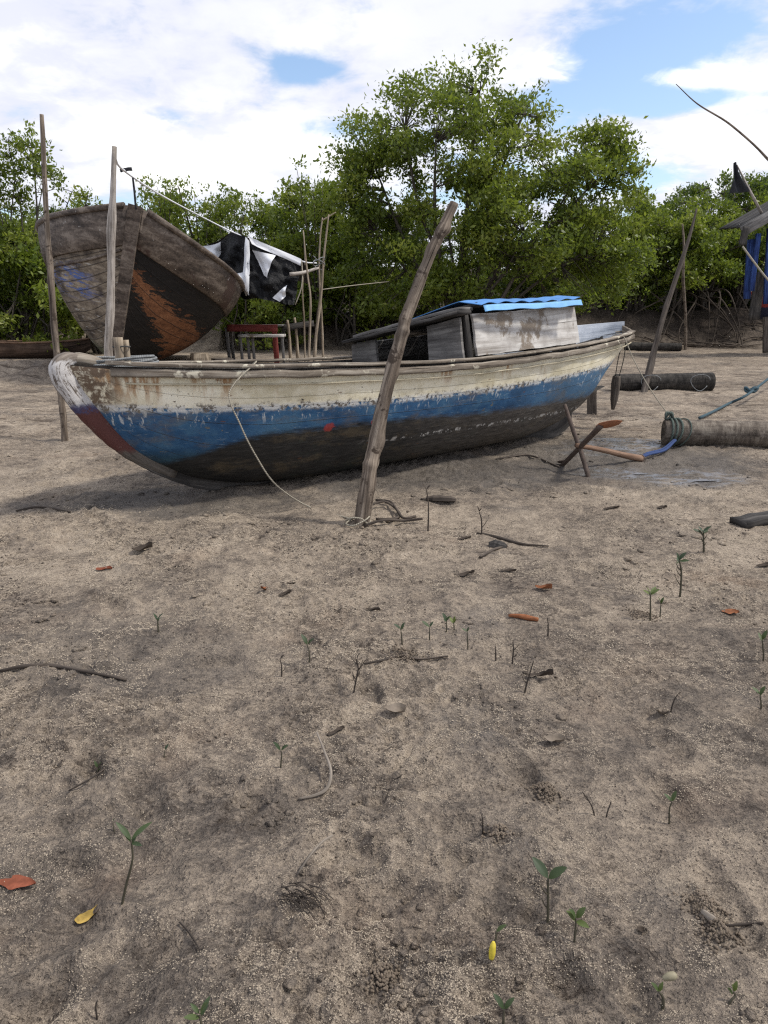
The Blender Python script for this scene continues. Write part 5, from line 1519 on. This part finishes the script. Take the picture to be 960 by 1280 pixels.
def arche(seed, H, W, mat, ncl, per, low=.12, roots=0, size=.17, trunks=3, lobes=9):
    """one mangrove: several stems, a lumpy crown that reaches nearly to the ground"""
    rg = random.Random(seed); nr = np.random.default_rng(seed)
    root = empty('mangrove_tree')
    E = []
    for k in range(lobes):
        a = 2 * PI * k / lobes * 2.4 + rg.uniform(-.4, .4); f = (k + .6) / lobes
        zz = H * (low + (1 - low) * f * .86); rr = W * .5 * (1 - .75 * max(0, f - .45)) * rg.uniform(.3, .62)
        E.append(((rr * math.cos(a), rr * math.sin(a), zz), (W * rg.uniform(.20, .30), W * rg.uniform(.20, .30), H * rg.uniform(.11, .17))))
    E.append(((rg.uniform(-.2, .2) * W, 0, H * .88), (W * .13, W * .13, H * .12)))
    C, T = clumps(nr, E, ncl // 10, 11, .35, .80, .5)
    ok = C[:, 2] > .25; C, T = C[ok], T[ok]
    mb = MB(); fk = [(Vector(e[0]), rg.uniform(.6, 1)) for e in E]
    for t in range(trunks):
        b = Vector((rg.uniform(-.5, .5), rg.uniform(-.3, .3), -.1)); sub = fk[t::trunks]
        limbs(mb, [b], sub, rg, .085, [], .012)
    NA = [Vector(e[0]) for e in E]
    for c in C:
        c = Vector(c); a = min(NA, key=lambda q: (q - c).length); tube(mb, [a, a.lerp(c, .55) + Vector((0, 0, -.05)), c], [.018, .012, .005], 4, 0, 0, cap=False)
    mb.build('trunk', M['bark'], root)
    leaves_mesh('crown', C, .22 + .12 * nr.random(len(C)), per, size, seed, mat, root, tones=T)
    return root

def put(root, p, rz, s, label, group, first, sz=None):
    if first: o = root
    else:
        o = root.copy(); COL.objects.link(o)
        for ch in root.children:
            c = ch.copy(); COL.objects.link(c); c.parent = o
    o.location = p; o.rotation_euler = (0, 0, rz); o.scale = (s, s, s * (sz or 1))
    return tag(o, label, 'tree', group)

GRP = 'mangroves in the green wall behind the boats'
LB = {'d': 'dark dense mangrove tree in the green wall behind the boats', 'm': 'green leafy mangrove tree in the wall of trees behind the boats', 'l': 'bright young mangrove tree at the front of the green wall', 'r': 'mangrove tree with bare lower stems on top of the mud bank at the right'}
AR = {'m': [arche(101, 5.0, 4.4, M['leaf'], 330, 44), arche(102, 5.2, 4.8, M['leaf'], 350, 44)],
      'd': [arche(103, 6.4, 4.6, M['leaf_dark'], 360, 44), arche(104, 6.0, 5.2, M['leaf_dark'], 360, 44)],
      'l': [arche(105, 3.6, 3.4, M['leaf_light'], 230, 44, .1), arche(106, 3.4, 3.8, M['leaf'], 240, 44, .1)],
      'r': [arche(107, 3.9, 4.0, M['leaf_light'], 250, 44, .30), arche(108, 4.1, 4.2, M['leaf'], 260, 44, .30)]}
used = set()
rg = random.Random(77)
def plant(kind, px, Y, ptop):
    X = (px - 480) / F * (Y * cT + (CAM_Z - 3) * sT)
    g = gz(X, Y)
    zt = at(px, ptop, Y).z
    k = rg.randint(0, 1); a = AR[kind][k]
    Hn = {'m': (5.0, 5.2), 'd': (6.4, 6.0), 'l': (3.6, 3.4), 'r': (3.9, 4.1)}[kind][k]
    s = (zt - g) / (Hn * .97)
    put(a, (X, Y, g - .05), rg.uniform(0, 6.28), s, LB[kind], GRP + {'d': ', dark ones', 'm': ', mid green ones', 'l': ', bright young ones', 'r': ', on the mud bank'}[kind], id(a) not in used)
    used.add(id(a))
# (kind, px, depth, px of the top)
for t in (
    # far dark row
    ('d', -60, 40, 235), ('d', 60, 41, 250), ('d', 170, 40, 262), ('d', 270, 41, 262), ('d', 350, 40, 255), ('d', 430, 41, 250), ('d', 520, 40, 250), ('d', 610, 41, 262), ('d', 700, 40, 258),
    ('d', 790, 41, 248), ('d', 845, 38, 234), ('d', 895, 36, 205), ('d', 945, 37, 212), ('d', 1000, 38, 200), ('d', 1060, 38, 205), ('d', 925, 39, 208), ('d', 870, 40, 222),
    # middle row
    ('m', -30, 31, 270), ('m', 40, 30, 280), ('m', 110, 30, 262), ('m', 165, 32, 268), ('m', 220, 31, 248), ('m', 285, 31, 252), ('m', 335, 32, 262), ('m', 385, 30, 240), ('m', 415, 31, 236), ('m', 455, 31, 262),
    ('d', 500, 32, 270), ('d', 570, 32, 275), ('d', 640, 32, 280), ('m', 715, 34, 262), ('m', 775, 34, 246), ('d', 825, 35, 250), ('m', 880, 34.5, 256), ('m', 930, 35, 248), ('m', 985, 34, 250), ('m', 1040, 34, 250),
    # front row, low and bright
    ('l', -15, 27.5, 300), ('m', 25, 28, 275), ('m', 80, 28.5, 300), ('l', 325, 29.5, 315), ('l', 370, 30, 322), ('l', 430, 29.5, 318), ('l', 480, 30.5, 325), ('m', 535, 31, 320), ('m', 655, 31, 322), ('l', 700, 30.5, 318),
    ('r', 700, 32.2, 300), ('r', 752, 32.0, 290), ('r', 805, 32.2, 275), ('r', 852, 32.0, 268), ('r', 892, 32.2, 280), ('r', 940, 32.2, 270), ('r', 1000, 32, 290), ('l', 590, 30.8, 338),
    ('m', 8, 24.6, 285), ('l', 60, 25.0, 300), ('m', -45, 24.4, 270), ('l', 105, 25.8, 318), ('l', 300, 27.5, 335), ('l', 345, 28, 340)):
    plant(*t)

# sparse slender tree at the far left
def sparse_tree():
    Y0 = 25.0; g0 = at(28, 420, Y0); g0.z = gz(g0.x, Y0)
    root = empty('mangrove_tree', g0, label='slender open tree rising above the others at the far left', cat='tree'); O = g0
    rg = random.Random(5); nr = np.random.default_rng(5); s = Y0 / F
    E = [(tuple(at(px, py, Y0) - O), (rx * s, .7, ry * s)) for px, py, rx, ry in ((40, 185, 22, 20), (10, 178, 25, 14), (20, 215, 35, 16), (55, 225, 26, 18), (-15, 205, 30, 30), (5, 250, 40, 20), (90, 240, 26, 10), (-30, 240, 30, 30), (110, 245, 18, 7))]
    C = sample_ell(nr, E, 150, .3)
    mb = MB(); limbs(mb, [Vector((0, 0, -.1))], [(Vector(e[0]), w) for e, w in zip(E, (1, .6, .7, .7, .6, .6, .5, .5, .4))], rg, .075, C, .012)
    mb.build('trunk', M['bark'], root)
    leaves_mesh('crown', C, .24, 32, .135, 8, M['leaf'], root)
sparse_tree()
# thin upright sprays poking out of the wall
def spray(px, Y, ptop, h, lab, seed):
    rg = random.Random(seed); nr = np.random.default_rng(seed)
    t = at(px, ptop, Y); root = empty('mangrove_sapling', (t.x, Y, gz(t.x, Y)), label=lab, cat='tree'); O = Vector(root.location)
    H = t.z - O.z; C = []
    mb = MB()
    for k in range(4):
        x = rg.uniform(-.7, .7); P = catmull([Vector((0, 0, -.1)), Vector((x * .3, 0, H * .5)), Vector((x, rg.uniform(-.4, .4), H * rg.uniform(.85, 1)))], 6)
        tube(mb, P, [.05, .03, .01], 5, .05, k)
        for p in P[6:]:
            for q in range(2): C.append(tuple(p + Vector((rg.uniform(-.35, .35), rg.uniform(-.3, .3), rg.uniform(-.1, .2)))))
    mb.build('trunk', M['bark'], root); leaves_mesh('crown', C, .2, 26, .13, seed, M['leaf'], root)
for k, (px, Y, pt_, lab) in enumerate(((200, 29, 222, 'thin sapling poking above the trees behind the hulk bow'), (245, 29.3, 228, 'thin sapling above the trees left of the awning line'), (285, 29.5, 236, 'thin sapling above the trees over the black awning'), (395, 28.5, 212, 'tall thin sapling left of the tallest mangrove'))):
    spray(px, Y, pt_, 1, lab, 300 + k)

# prop roots and fallen branches along the bank at the right
def root_clump(px, Y, n, seed, label):
    rg = random.Random(seed)
    X = (px - 480) / F * (Y * cT); g = Vector((X, Y, gz(X, Y)))
    root = empty('root_clump', g, label=label, cat='roots', group='mangrove roots along the mud bank')
    n = max(4, int(n * .6))
    for k in range(n):
        x = rg.uniform(-1.3, 1.3); x2 = x + rg.uniform(-1.3, 1.3); y2 = rg.uniform(-2.6, -.8)
        z2 = gz(X + x2, Y + y2) - g.z; h = rg.uniform(.3, 1.15); y2 *= .75
        z2 = gz(X + x2, Y + y2) - g.z
        mb = MB(); tube(mb, catmull([Vector((x * .4, .3, h)), Vector((x * .8, y2 * .35, h * rg.uniform(.7, 1))), Vector((x2 * .9 + rg.uniform(-.3, .3), y2 * .8, h * .3 + z2 * .6)), Vector((x2, y2, z2 - .05))], 5), [.04, .034, .026, .018], 5, .15, seed + k)
        mb.build('prop_root', M['root'], root)
    for k in range(n):
        x = rg.uniform(-1.9, 1.4); y = rg.uniform(-2.6, -1.2); P = []
        for j in range(5):
            xx, yy = x + j * .4 * rg.uniform(.7, 1.2), y + rg.uniform(-.25, .25); P.append(Vector((xx, yy, gz(X + xx, Y + yy) - g.z + .06 + .12 * rg.random())))
        mb = MB(); tube(mb, catmull(P, 4), [.03, .022, .012], 5, .15, seed + k); mb.build('trailing_root', M['root'], root)
for k, (px, Y, n, lab) in enumerate(((845, 31.6, 12, 'tangle of bare prop roots on the bank just left of the thin upright pole top'), (885, 31.4, 14, 'thickest tangle of pale prop roots on the bank right of the upright pole'), (925, 31.6, 11, 'tangle of prop roots on the bank beside the right boat'), (780, 32, 7, 'few dark prop roots on the bank behind the boat end'), (560, 31, 8, 'dark leaning prop roots under the tallest tree'), (690, 31.4, 7, 'prop roots on the bank behind the blue roof sheet'))):
    root_clump(px, Y, n, 500 + 40 * k, lab)

# ------------------------------------------------------------------ seedlings, fallen leaves and twigs on the sand
def leaf_blade(mb, base, d, nrm, L, W, curl=.15, fold=.12):
    d = Vector(d).normalized(); s = d.cross(Vector(nrm)).normalized(); n = s.cross(d)
    m, k = 7, 4; vs = []; us = []
    for i in range(m + 1):
        t = i / m; w = W / 2 * (math.sin(PI * min(1, t * .96 + .02)) ** .75) * (1 - .15 * t)
        for j in range(-k // 2, k // 2 + 1):
            q = j / (k / 2)
            vs.append(Vector(base) + d * L * t + s * w * q + n * (abs(q) * w * fold * 2 - curl * L * t * t))
            us.append(q)
    fs = []; uv = []
    for i in range(m):
        for j in range(k):
            a = i * (k + 1) + j
            fs.append((a, a + 1, a + k + 2, a + k + 1)); uv.append([(LEAFU, 0)] * 4)
    mb.add(vs, fs, uv)
LEAFU = .5
SG = 'mangrove seedlings sprouting from the sand'
def seedling(px, py, tx, ty, label, leaves=2, L=.06, W=.024, r=.0028, bend=0.0, dead=False, side=0, tone=.5, seed=0):
    global LEAFU
    b = G_(px, py); t = at(tx, ty, b.y + .01); rg = random.Random(seed + px)
    root = empty('dead_sprout' if dead else 'mangrove_seedling', b, label=label, cat='twig' if dead else 'seedling', group='bare dead sprouts on the sand' if dead else SG)
    v = t - b
    P = catmull([Vector((0, 0, -.02)), v * .3 + Vector((bend * .6, 0, 0)), v * .7 + Vector((bend, 0, 0)), v], 5)
    mb = MB(); tube(mb, P, [r * 1.2, r, r * .75], 6, .08, seed); mb.build('stem', M['twig'] if dead else M['seed_stem'], root)
    for k in range(side):
        f = P[int(len(P) * (.35 + .5 * k / max(1, side)))]
        mb = MB(); a = rg.uniform(0, 6.28); e = Vector((math.cos(a) * .6, math.sin(a) * .4, .8)) * v.length * rg.uniform(.25, .45)
        tube(mb, catmull([f, f + e * .5 + Vector((0, 0, -.005)), f + e], 4), [r * .7, r * .35], 5, .1, k); mb.build('side_twig', M['twig'] if dead else M['seed_stem'], root)
    a0 = rg.uniform(0, 6.28)
    for k in range(leaves):
        LEAFU = min(.99, max(.01, tone + rg.uniform(-.2, .2)))
        a = a0 + k * 2.4 + rg.uniform(-.3, .3)
        if k < 2: a = (0.15 if k == 0 else PI - .25) + rg.uniform(-.5, .5)
        el = rg.uniform(.7, 1.4) if k < 3 else rg.uniform(.3, .9)
        d_ = Vector((math.cos(a) * math.cos(el), math.sin(a) * math.cos(el), math.sin(el)))
        nr = Vector((-math.cos(a) * math.sin(el), -math.sin(a) * math.sin(el) - .5, math.cos(el)))
        mb = MB(); s_ = rg.uniform(.55, 1.0); leaf_blade(mb, v + d_ * .002 - Vector((0, 0, .008 * (k // 2))), d_, nr, L * s_, W * s_, rg.uniform(.05, .3), .12)
        mb.build('leaf', M['dry_leaf'] if dead else M['seed_leaf'], root)
    return root, v
seedling(150, 1130, 164, 1050, 'tallest seedling, slim curved stem with a tuft of narrow leaves beside the yellow leaf', 5, .062, .017, .0033, .012, tone=.35, seed=1)
seedling(685, 1152, 685, 1098, 'upright seedling with two broad dark leaves, right of the yellow pod', 2, .058, .028, .0032, 0, side=2, tone=.15, seed=2)
seedling(718, 1178, 720, 1148, 'small pale green seedling just right of the broad leaved one', 4, .036, .018, .0024, 0, side=1, tone=.7, seed=3)
r_, v_ = seedling(613, 1190, 620, 1165, 'seedling with one leaf standing over a bright yellow pod', 1, .050, .019, .0026, .004, side=1, tone=.45, seed=4)
seedling(629, 1282, 630, 1262, 'single leaf seedling at the bottom edge below the yellow pod', 2, .05, .02, .0028, tone=.3, seed=5)
seedling(837, 1030, 840, 1002, 'lone seedling with one upright leaf at the right above the smooth mound', 2, .045, .02, .0026, -.005, tone=.5, seed=6)
seedling(828, 1262, 824, 1240, 'sprouting seedling with a pale seed coat near the bottom right', 2, .032, .014, .0034, .006, tone=.6, seed=7)
seedling(908, 1256, 917, 1240, 'small curved seedling at the bottom right corner', 3, .03, .014, .0026, .008, tone=.65, seed=8)
seedling(252, 1284, 250, 1268, 'seedling tuft cut off by the bottom edge at the left', 4, .045, .016, .003, tone=.4, seed=9)
seedling(387, 828, 384, 806, 'small dark leaved seedling left of the dead brush in mid sand', 2, .05, .022, .003, .004, tone=.2, seed=10)
seedling(503, 806, 501, 786, 'leftmost seedling of the short row below the leaning pole', 3, .045, .02, .0032, tone=.15, seed=11)
seedling(537, 800, 537, 784, 'second seedling of the short row below the leaning pole', 2, .045, .02, .003, tone=.2, seed=12)
seedling(558, 790, 558, 776, 'third seedling of the short row, dark with broad leaves', 4, .045, .024, .003, tone=.2, seed=13)
seedling(568, 788, 567, 778, 'yellow green seedling at the end of the short row', 4, .05, .022, .003, tone=.98, seed=14)
seedling(585, 812, 584, 790, 'thin seedling just right and below the yellow green one', 2, .03, .014, .0028, tone=.2, seed=15)
seedling(813, 776, 813, 742, 'tall pale green seedling right of the orange stick', 4, .06, .024, .004, tone=.75, seed=16)
seedling(825, 772, 826, 755, 'smaller seedling beside the tall pale green one', 2, .045, .02, .003, tone=.4, seed=17)
seedling(850, 746, 849, 700, 'dark leafy seedling with several leaves along its stem, right middle', 6, .055, .026, .005, .01, side=3, tone=.08, seed=18)
seedling(880, 690, 879, 664, 'bushy dark seedling farther right near the dark plank', 7, .07, .03, .006, side=4, tone=.05, seed=19)
seedling(955, 826, 953, 800, 'seedling at the right edge level with the mid sand', 3, .05, .022, .0032, tone=.4, seed=20)
seedling(952, 886, 950, 868, 'small pale seedling at the right edge below the other', 3, .04, .018, .0028, tone=.7, seed=21)
seedling(198, 790, 197, 774, 'dark seedling tuft alone on the pale sand at the left', 5, .05, .018, .004, tone=.1, seed=22)
seedling(350, 960, 351, 938, 'thin dark seedling left of the curved root', 2, .04, .018, .0026, .004, tone=.15, seed=23)
seedling(122, 968, 122, 960, 'tiny green sprout lying low at the left', 3, .03, .012, .002, tone=.5, seed=24)
seedling(205, 948, 206, 938, 'tiny dark sprout right of the low green one', 1, .025, .014, .002, tone=.1, seed=25)
seedling(143, 1040, 141, 1028, 'tiny dark bud left of the tallest seedling', 1, .02, .012, .002, tone=.05, seed=26)
seedling(535, 664, 533, 612, 'tall bare stem right of the leaning pole foot', 2, .05, .02, .005, .01, dead=True, seed=30)
seedling(602, 668, 599, 640, 'twisted bare sprout above the dark chunk of bark', 2, .05, .02, .005, .01, dead=True, side=1, seed=31)
seedling(441, 866, 446, 824, 'dead brushy sprout with many side twigs in mid sand', 1, .03, .012, .003, .01, dead=True, side=7, seed=32)
seedling(352, 846, 350, 824, 'bare sprout with a bud left of the dark leaved seedling', 1, .03, .015, .003, .004, dead=True, side=1, seed=33)
seedling(655, 866, 667, 826, 'straight bare sprout slanting right beside the curled dark leaf', 0, .03, .01, .003, 0, dead=True, side=1, seed=34)
seedling(838, 890, 847, 868, 'bare forked sprout at the right of the mid sand', 1, .02, .01, .0026, -.004, dead=True, side=1, seed=35)
seedling(603, 1045, 602, 1018, 'short bare sprout beside the crumb pile', 0, .02, .01, .0022, .003, dead=True, seed=36)
seedling(745, 1020, 728, 990, 'thin bare sprout slanting left, above the smooth mound', 0, .02, .01, .002, .004, dead=True, side=2, seed=37)
seedling(757, 1022, 764, 1002, 'short bare sprout beside the slanting one', 0, .02, .01, .002, 0, dead=True, seed=38)
seedling(640, 830, 641, 802, 'bare sprout between the orange stick and the slanting sprout', 0, .02, .01, .003, .004, dead=True, side=2, seed=39)
seedling(620, 826, 619, 808, 'short bare sprout left of the orange stick end', 0, .02, .01, .003, 0, dead=True, seed=40)
seedling(685, 795, 684, 772, 'bare sprout right of the orange stick', 0, .02, .01, .003, .003, dead=True, side=1, seed=41)
seedling(485, 980, 503, 968, 'thin bare sprout in the lower middle', 0, .02, .01, .0018, .002, dead=True, seed=42)
seedling(122, 1275, 122, 1250, 'bare twig sprout at the bottom left', 0, .02, .01, .002, -.004, dead=True, seed=43)
# the yellow pod under its seedling
p = G_(615, 1200); mb = MB()
tube(mb, catmull([Vector((-.002, 0, .004)), Vector((0, .003, .018)), Vector((.002, .006, .036)), Vector((.003, .008, .045))], 4), [.006, .0085, .007, .003], 10, .04)
tag(mb.build('seed_pod', M['yellow_pod'], loc=p), 'bright yellow seed pod standing in the sand below a one leaved seedling', 'pod')
p = G_(832, 1250); p.z += .05; mb = MB()
tube(mb, catmull([Vector((-.012, 0, .010)), Vector((0, 0, .016)), Vector((.012, 0, .018)), Vector((.018, 0, .014))], 4), [.005, .009, .009, .003], 10, .04)
tag(mb.build('seed_coat', M['pale_pod'], loc=p), 'pale round seed coat on the sprouting seedling at the bottom right', 'pod')

def fallen(px, py, L0, W0, rot, mat, label, curl=.2, lift=.004, tilt=0.0, seed=0, name='fallen_leaf', cat='leaf'):
    L, W = L0 * .80, W0 * .72; curl = min(curl, .5)
    b = G_(px, py); rg = random.Random(seed + px); mb = MB()
    m, k = 10, 6; vs = []
    for i in range(m + 1):
        t = i / m - .5
        w = W / 2 * max(.03, math.cos(PI * t * .97)) ** .6 * (1 + .18 * math.sin(7 * t + px) + .1 * math.sin(17 * t + 2 * px))
        for j in range(k + 1):
            q = j / k * 2 - 1
            z = curl * W * (q * q) * (.6 + .4 * math.sin(4 * t + seed)) + curl * L * .5 * t * t + rg.uniform(-.03, .03) * W
            vs.append(Vector((t * L, q * w * (1 - .25 * curl), z + lift)))
    Rm = Euler((0, tilt, rot)).to_matrix()
    wv = []
    for v in vs:
        q = Rm @ v
        wv.append((q.x, q.y, q.z + .5 * (gz(b.x + q.x, b.y + q.y) - b.z)))
    N = len(wv); W_ = k + 1
    fs = [(i * W_ + j, i * W_ + j + 1, (i + 1) * W_ + j + 1, (i + 1) * W_ + j) for i in range(m) for j in range(k)]
    mb.add(wv, fs)
    return tag(mb.build(name, mat, loc=b), label, cat, 'fallen leaves on the sand')
fallen(111, 1147, .085, .042, .35, M['yellow_leaf'], 'yellow fallen leaf beside the tallest seedling', .25)
fallen(20, 1104, .13, .060, .05, M['red_leaf'], 'red brown fallen leaf at the left edge', .12)
fallen(328, 741, .085, .05, 1.2, M['orange_leaf'], 'curled orange brown leaf upright on the pale sand', .6, .02, .7)
fallen(360, 731, .11, .035, -.1, M['dry_leaf'], 'narrow dark leaf right of the curled orange one', .3)
fallen(356, 744, .09, .04, .5, M['dry_leaf'], 'small dark leaf below the narrow dark one', .5)
fallen(580, 721, .17, .05, .35, M['dry_leaf'], 'long dark curled leaf below the bark chunk', .4, .01)
fallen(679, 738, .12, .07, -.5, M['orange_leaf'], 'orange brown leaf above the orange stick', .5, .01)
fallen(635, 714, .12, .04, 0, M['dry_leaf'], 'thin dark leaf left of the orange brown one', .4)
fallen(676, 848, .14, .055, -.35, M['dry_leaf'], 'curled black leaf beside the slanting sprout', .6, .012, -.2)
fallen(466, 763, .10, .04, -.4, M['dry_leaf'], 'small black leaf left of the seedling row', .4)
fallen(492, 890, .10, .07, .3, M['grey_leaf'], 'curled grey leaf in a hollow of the lower middle', .8, .01, .3)
fallen(690, 930, .10, .06, .2, M['grey_leaf'], 'crumpled grey brown leaf at the lower right of the middle', .8, .012, .3)
fallen(822, 898, .09, .05, .6, M['grey_leaf'], 'upturned grey leaf by the forked sprout', .7, .02, .7)
fallen(912, 1170, .05, .03, .2, M['grey_leaf'], 'pale crumpled leaf at the lower right', .8)
fallen(913, 766, .12, .05, .1, M['orange_leaf'], 'orange leaf at the right, level with the seedling row', .3)
fallen(420, 916, .09, .03, .6, M['dry_leaf'], 'thin dark leaf below the dead brush', .4)
fallen(800, 1166, .035, .03, .6, M['dry_leaf'], 'tiny dark curled leaf right of the small pale seedling', .9, .004, .5)
fallen(130, 712, .12, .05, .1, M['red_leaf'], 'small rusty leaf on the pale sand far left', .3)
fallen(178, 688, .16, .09, .2, M['dry_leaf'], 'dark lump of leaf and mud on the pale sand at the left', .5, .01)
fallen(580, 674, .12, .05, .1, M['dry_leaf'], 'small black leaf between bark chunk and leaning pole', .3)
fallen(764, 636, .16, .06, .0, M['dry_leaf'], 'small dark leaf on the sand right of centre', .3)
fallen(827, 636, .10, .07, .0, M['dry_leaf'], 'black speck of bark below the puddles', .4)
fallen(955, 708, .12, .06, .0, M['dry_leaf'], 'dark leaf at the right edge below the dark plank', .4)

def twig(name, px_pts, r, mat, label, cat='twig', lift=.008, n=6, seed=0, sub=5, group='twigs lying on the sand'):
    P = []
    for i, q in enumerate(px_pts):
        p = G_(q[0], q[1]); p.z += lift + (q[2] if len(q) > 2 else 0); P.append(p)
    mb = MB(); tube(mb, catmull(P, sub), r, n, .18, seed); mb.v = [tuple(Vector(v) - P[0]) for v in mb.v]
    return tag(mb.build(name, mat, loc=P[0]), label, cat, group)
twig('fallen_twig', [(596, 668), (622, 673), (652, 681), (686, 684)], [.008, .012, .009, .005], M['twig'], 'long dark twig lying right of the bark chunk')
twig('fallen_twig', [(0, 838), (30, 835), (66, 834), (104, 841), (158, 852)], [.006, .009, .009, .006], M['twig'], 'long dark twig across the damp sand at the left')
twig('fallen_twig', [(86, 991), (110, 978), (128, 966), (145, 952)], [.0028, .003, .002], M['twig'], 'thin twig under the low green sprout at the left')
twig('curved_root', [(374, 1001), (394, 997), (409, 988), (414, 974, .02), (406, 958, .05), (397, 944, .08)], [.004, .0055, .005, .003], M['twig_pale'], 'curved hook shaped root rising from the lower sand', 'root')
twig('fallen_twig', [(372, 1096), (388, 1080, .02), (404, 1068, .035), (416, 1062, .04)], [.003, .0035, .003], M['twig_pale'], 'bleached twig sticking up from the brush tuft')
twig('fallen_twig', [(225, 1156), (236, 1168), (250, 1190)], [.002, .0026, .0016], M['twig'], 'short dark twig right of the yellow leaf')
twig('fallen_twig', [(878, 1143), (890, 1152), (904, 1160)], [.007, .009, .004], M['twig_pale'], 'short thick twig at the lower right')
twig('fallen_twig', [(906, 1160), (930, 1159), (954, 1157)], [.003, .004, .003], M['twig'], 'thin dark twig running to the right edge below')
twig('fallen_twig', [(600, 698), (618, 688), (634, 684)], [.009, .011, .006], M['twig'], 'short dark twig crossing under the bark chunk')
twig('fallen_twig', [(455, 832), (476, 828), (500, 822), (526, 826), (560, 822)], [.004, .006, .004], M['twig'], 'thin broken twig under the seedling row')
twig('fallen_twig', [(700, 585), (660, 572), (620, 575)], [.008, .011, .008], M['twig'], 'dark twig on the sand left of the anchor')
twig('fallen_twig', [(20, 640), (52, 636), (88, 641)], [.007, .010, .006], M['twig'], 'dark twig on the sand below the boat bow')
twig('orange_stick', [(636, 772), (650, 773), (660, 775), (672, 777)], [.007, .012, .014, .012], M['rust_pod'] if 'rust_pod' in M else M['orange_leaf'], 'short orange stick lying beside the bare sprouts', 'stick', .012, 8, group=None)
# dead brush tuft: one thing of many fine twigs
b = G_(372, 1124); root = empty('brush_tuft', b, label='tuft of fine dead twigs flattened on the lower sand', cat='twigs')
rg = random.Random(12); mb = MB()
for k in range(34):
    x0, y0 = rg.uniform(-.05, .03), rg.uniform(-.01, .05); a = rg.uniform(-1.1, -.2); l = rg.uniform(.04, .10)
    tube(mb, catmull([Vector((x0, y0, .005)), Vector((x0 + l * .5 * math.cos(a), y0 + l * .5 * math.sin(a), .008 + .02 * rg.random())), Vector((x0 + l * math.cos(a), y0 + l * math.sin(a), .004))], 3), [.0014, .0009], 4, 0)
o = mb.build('fine_twigs', M['twig'], root); o['kind'] = 'stuff'
# dark chunk of bark, dark slab and the plank at the right
def chunk(name, px, py, L, W, H, rot, mat, label, cat, seed):
    p = G_(px, py); rg = random.Random(seed); mb = MB(); rs = []
    for i, f in enumerate(np.linspace(-1, 1, 9)):
        w = W / 2 * (1 - .6 * abs(f) ** 3) * rg.uniform(.85, 1.1); h = H * (1 - .5 * f * f) * rg.uniform(.85, 1.1)
        rs.append([Vector((f * L / 2, w * math.cos(a), h * max(-.2, math.sin(a)) * 1.0 + .003)) for a in np.linspace(0, 2 * PI, 9)[:-1]])
    rings(mb, rs); o = mb.build(name, mat, loc=p, smooth=False); o.rotation_euler = (0, 0, rot); return tag(o, label, cat)
chunk('bark_chunk', 622, 684, .12, .08, .05, -.5, M['dark_wood'], 'dark chunk of bark lying over the long twig', 'bark', 1)
chunk('bark_piece', 551, 625, .24, .09, .04, -.2, M['twig'], 'flat dark piece of bark right of the leaning pole', 'bark', 2)
p = G_(922, 657); q = G_(1010, 648); mb = MB(); plank(mb, p + Vector((0, 0, .02)), q + Vector((0, 0, .06)), .16, .05, seed=3, jit=.008)
tag(mb.build('dark_plank', M['dark_wood']), 'dark plank end half buried in the sand at the right edge', 'plank')
# heaps of sand pellets thrown up by crabs
def pellet_heap(px, py, r, n, seed, label, mat):
    c = G_(px, py); rg = np.random.default_rng(seed)
    pos = rg.normal(size=(n, 2)) * r * .45; d = np.hypot(pos[:, 0], pos[:, 1])
    x, y = c.x + pos[:, 0], c.y + pos[:, 1]; z = hgt(x, y) + np.clip(.018 * np.exp(-(d / (r * .5)) ** 2), 0, 1) + .003
    s = .002 + .003 * rg.random(n)
    t = (1 + 5 ** .5) / 2
    ico = np.array([(-1, t, 0), (1, t, 0), (-1, -t, 0), (1, -t, 0), (0, -1, t), (0, 1, t), (0, -1, -t), (0, 1, -t), (t, 0, -1), (t, 0, 1), (-t, 0, -1), (-t, 0, 1)]) / 1.9
    fi = np.array([(0, 11, 5), (0, 5, 1), (0, 1, 7), (0, 7, 10), (0, 10, 11), (1, 5, 9), (5, 11, 4), (11, 10, 2), (10, 7, 6), (7, 1, 8), (3, 9, 4), (3, 4, 2), (3, 2, 6), (3, 6, 8), (3, 8, 9), (4, 9, 5), (2, 4, 11), (6, 2, 10), (8, 6, 7), (9, 8, 1)])
    V = ico[None] * s[:, None, None] * (.8 + .4 * rg.random((n, 12, 1))) + np.stack([x, y, z], -1)[:, None]
    Fc = (fi[None] + 12 * np.arange(n)[:, None, None]).reshape(-1, 3)
    tag(np_mesh('pellet_heap', V.reshape(-1, 3), Fc, mat), label, 'sand heap', kind='stuff')
M['brown_pellet'] = plain('brown_mud_pellets', (.165, .132, .10), .95, .15, .4, 30, 0)
for k, (px, py, r, lab) in enumerate(((480, 1222, .06, 'heap of brown mud pellets at the bottom middle'), (682, 990, .07, 'heap of brown mud pellets in the lower right'), (900, 1165, .07, 'heap of brown pellets by the thick twig'), (880, 1130, .08, 'loose heap of pellets above the thick twig'), (800, 770, .11, 'heap of dark pellets left of the tall pale green seedling'), (620, 1042, .05, 'small crumb pile at the short bare sprout'), (505, 820, .10, 'dark crumb pile under the seedling row'))):
    pellet_heap(px, py, r * .8, 170, k, lab, M['brown_pellet'])
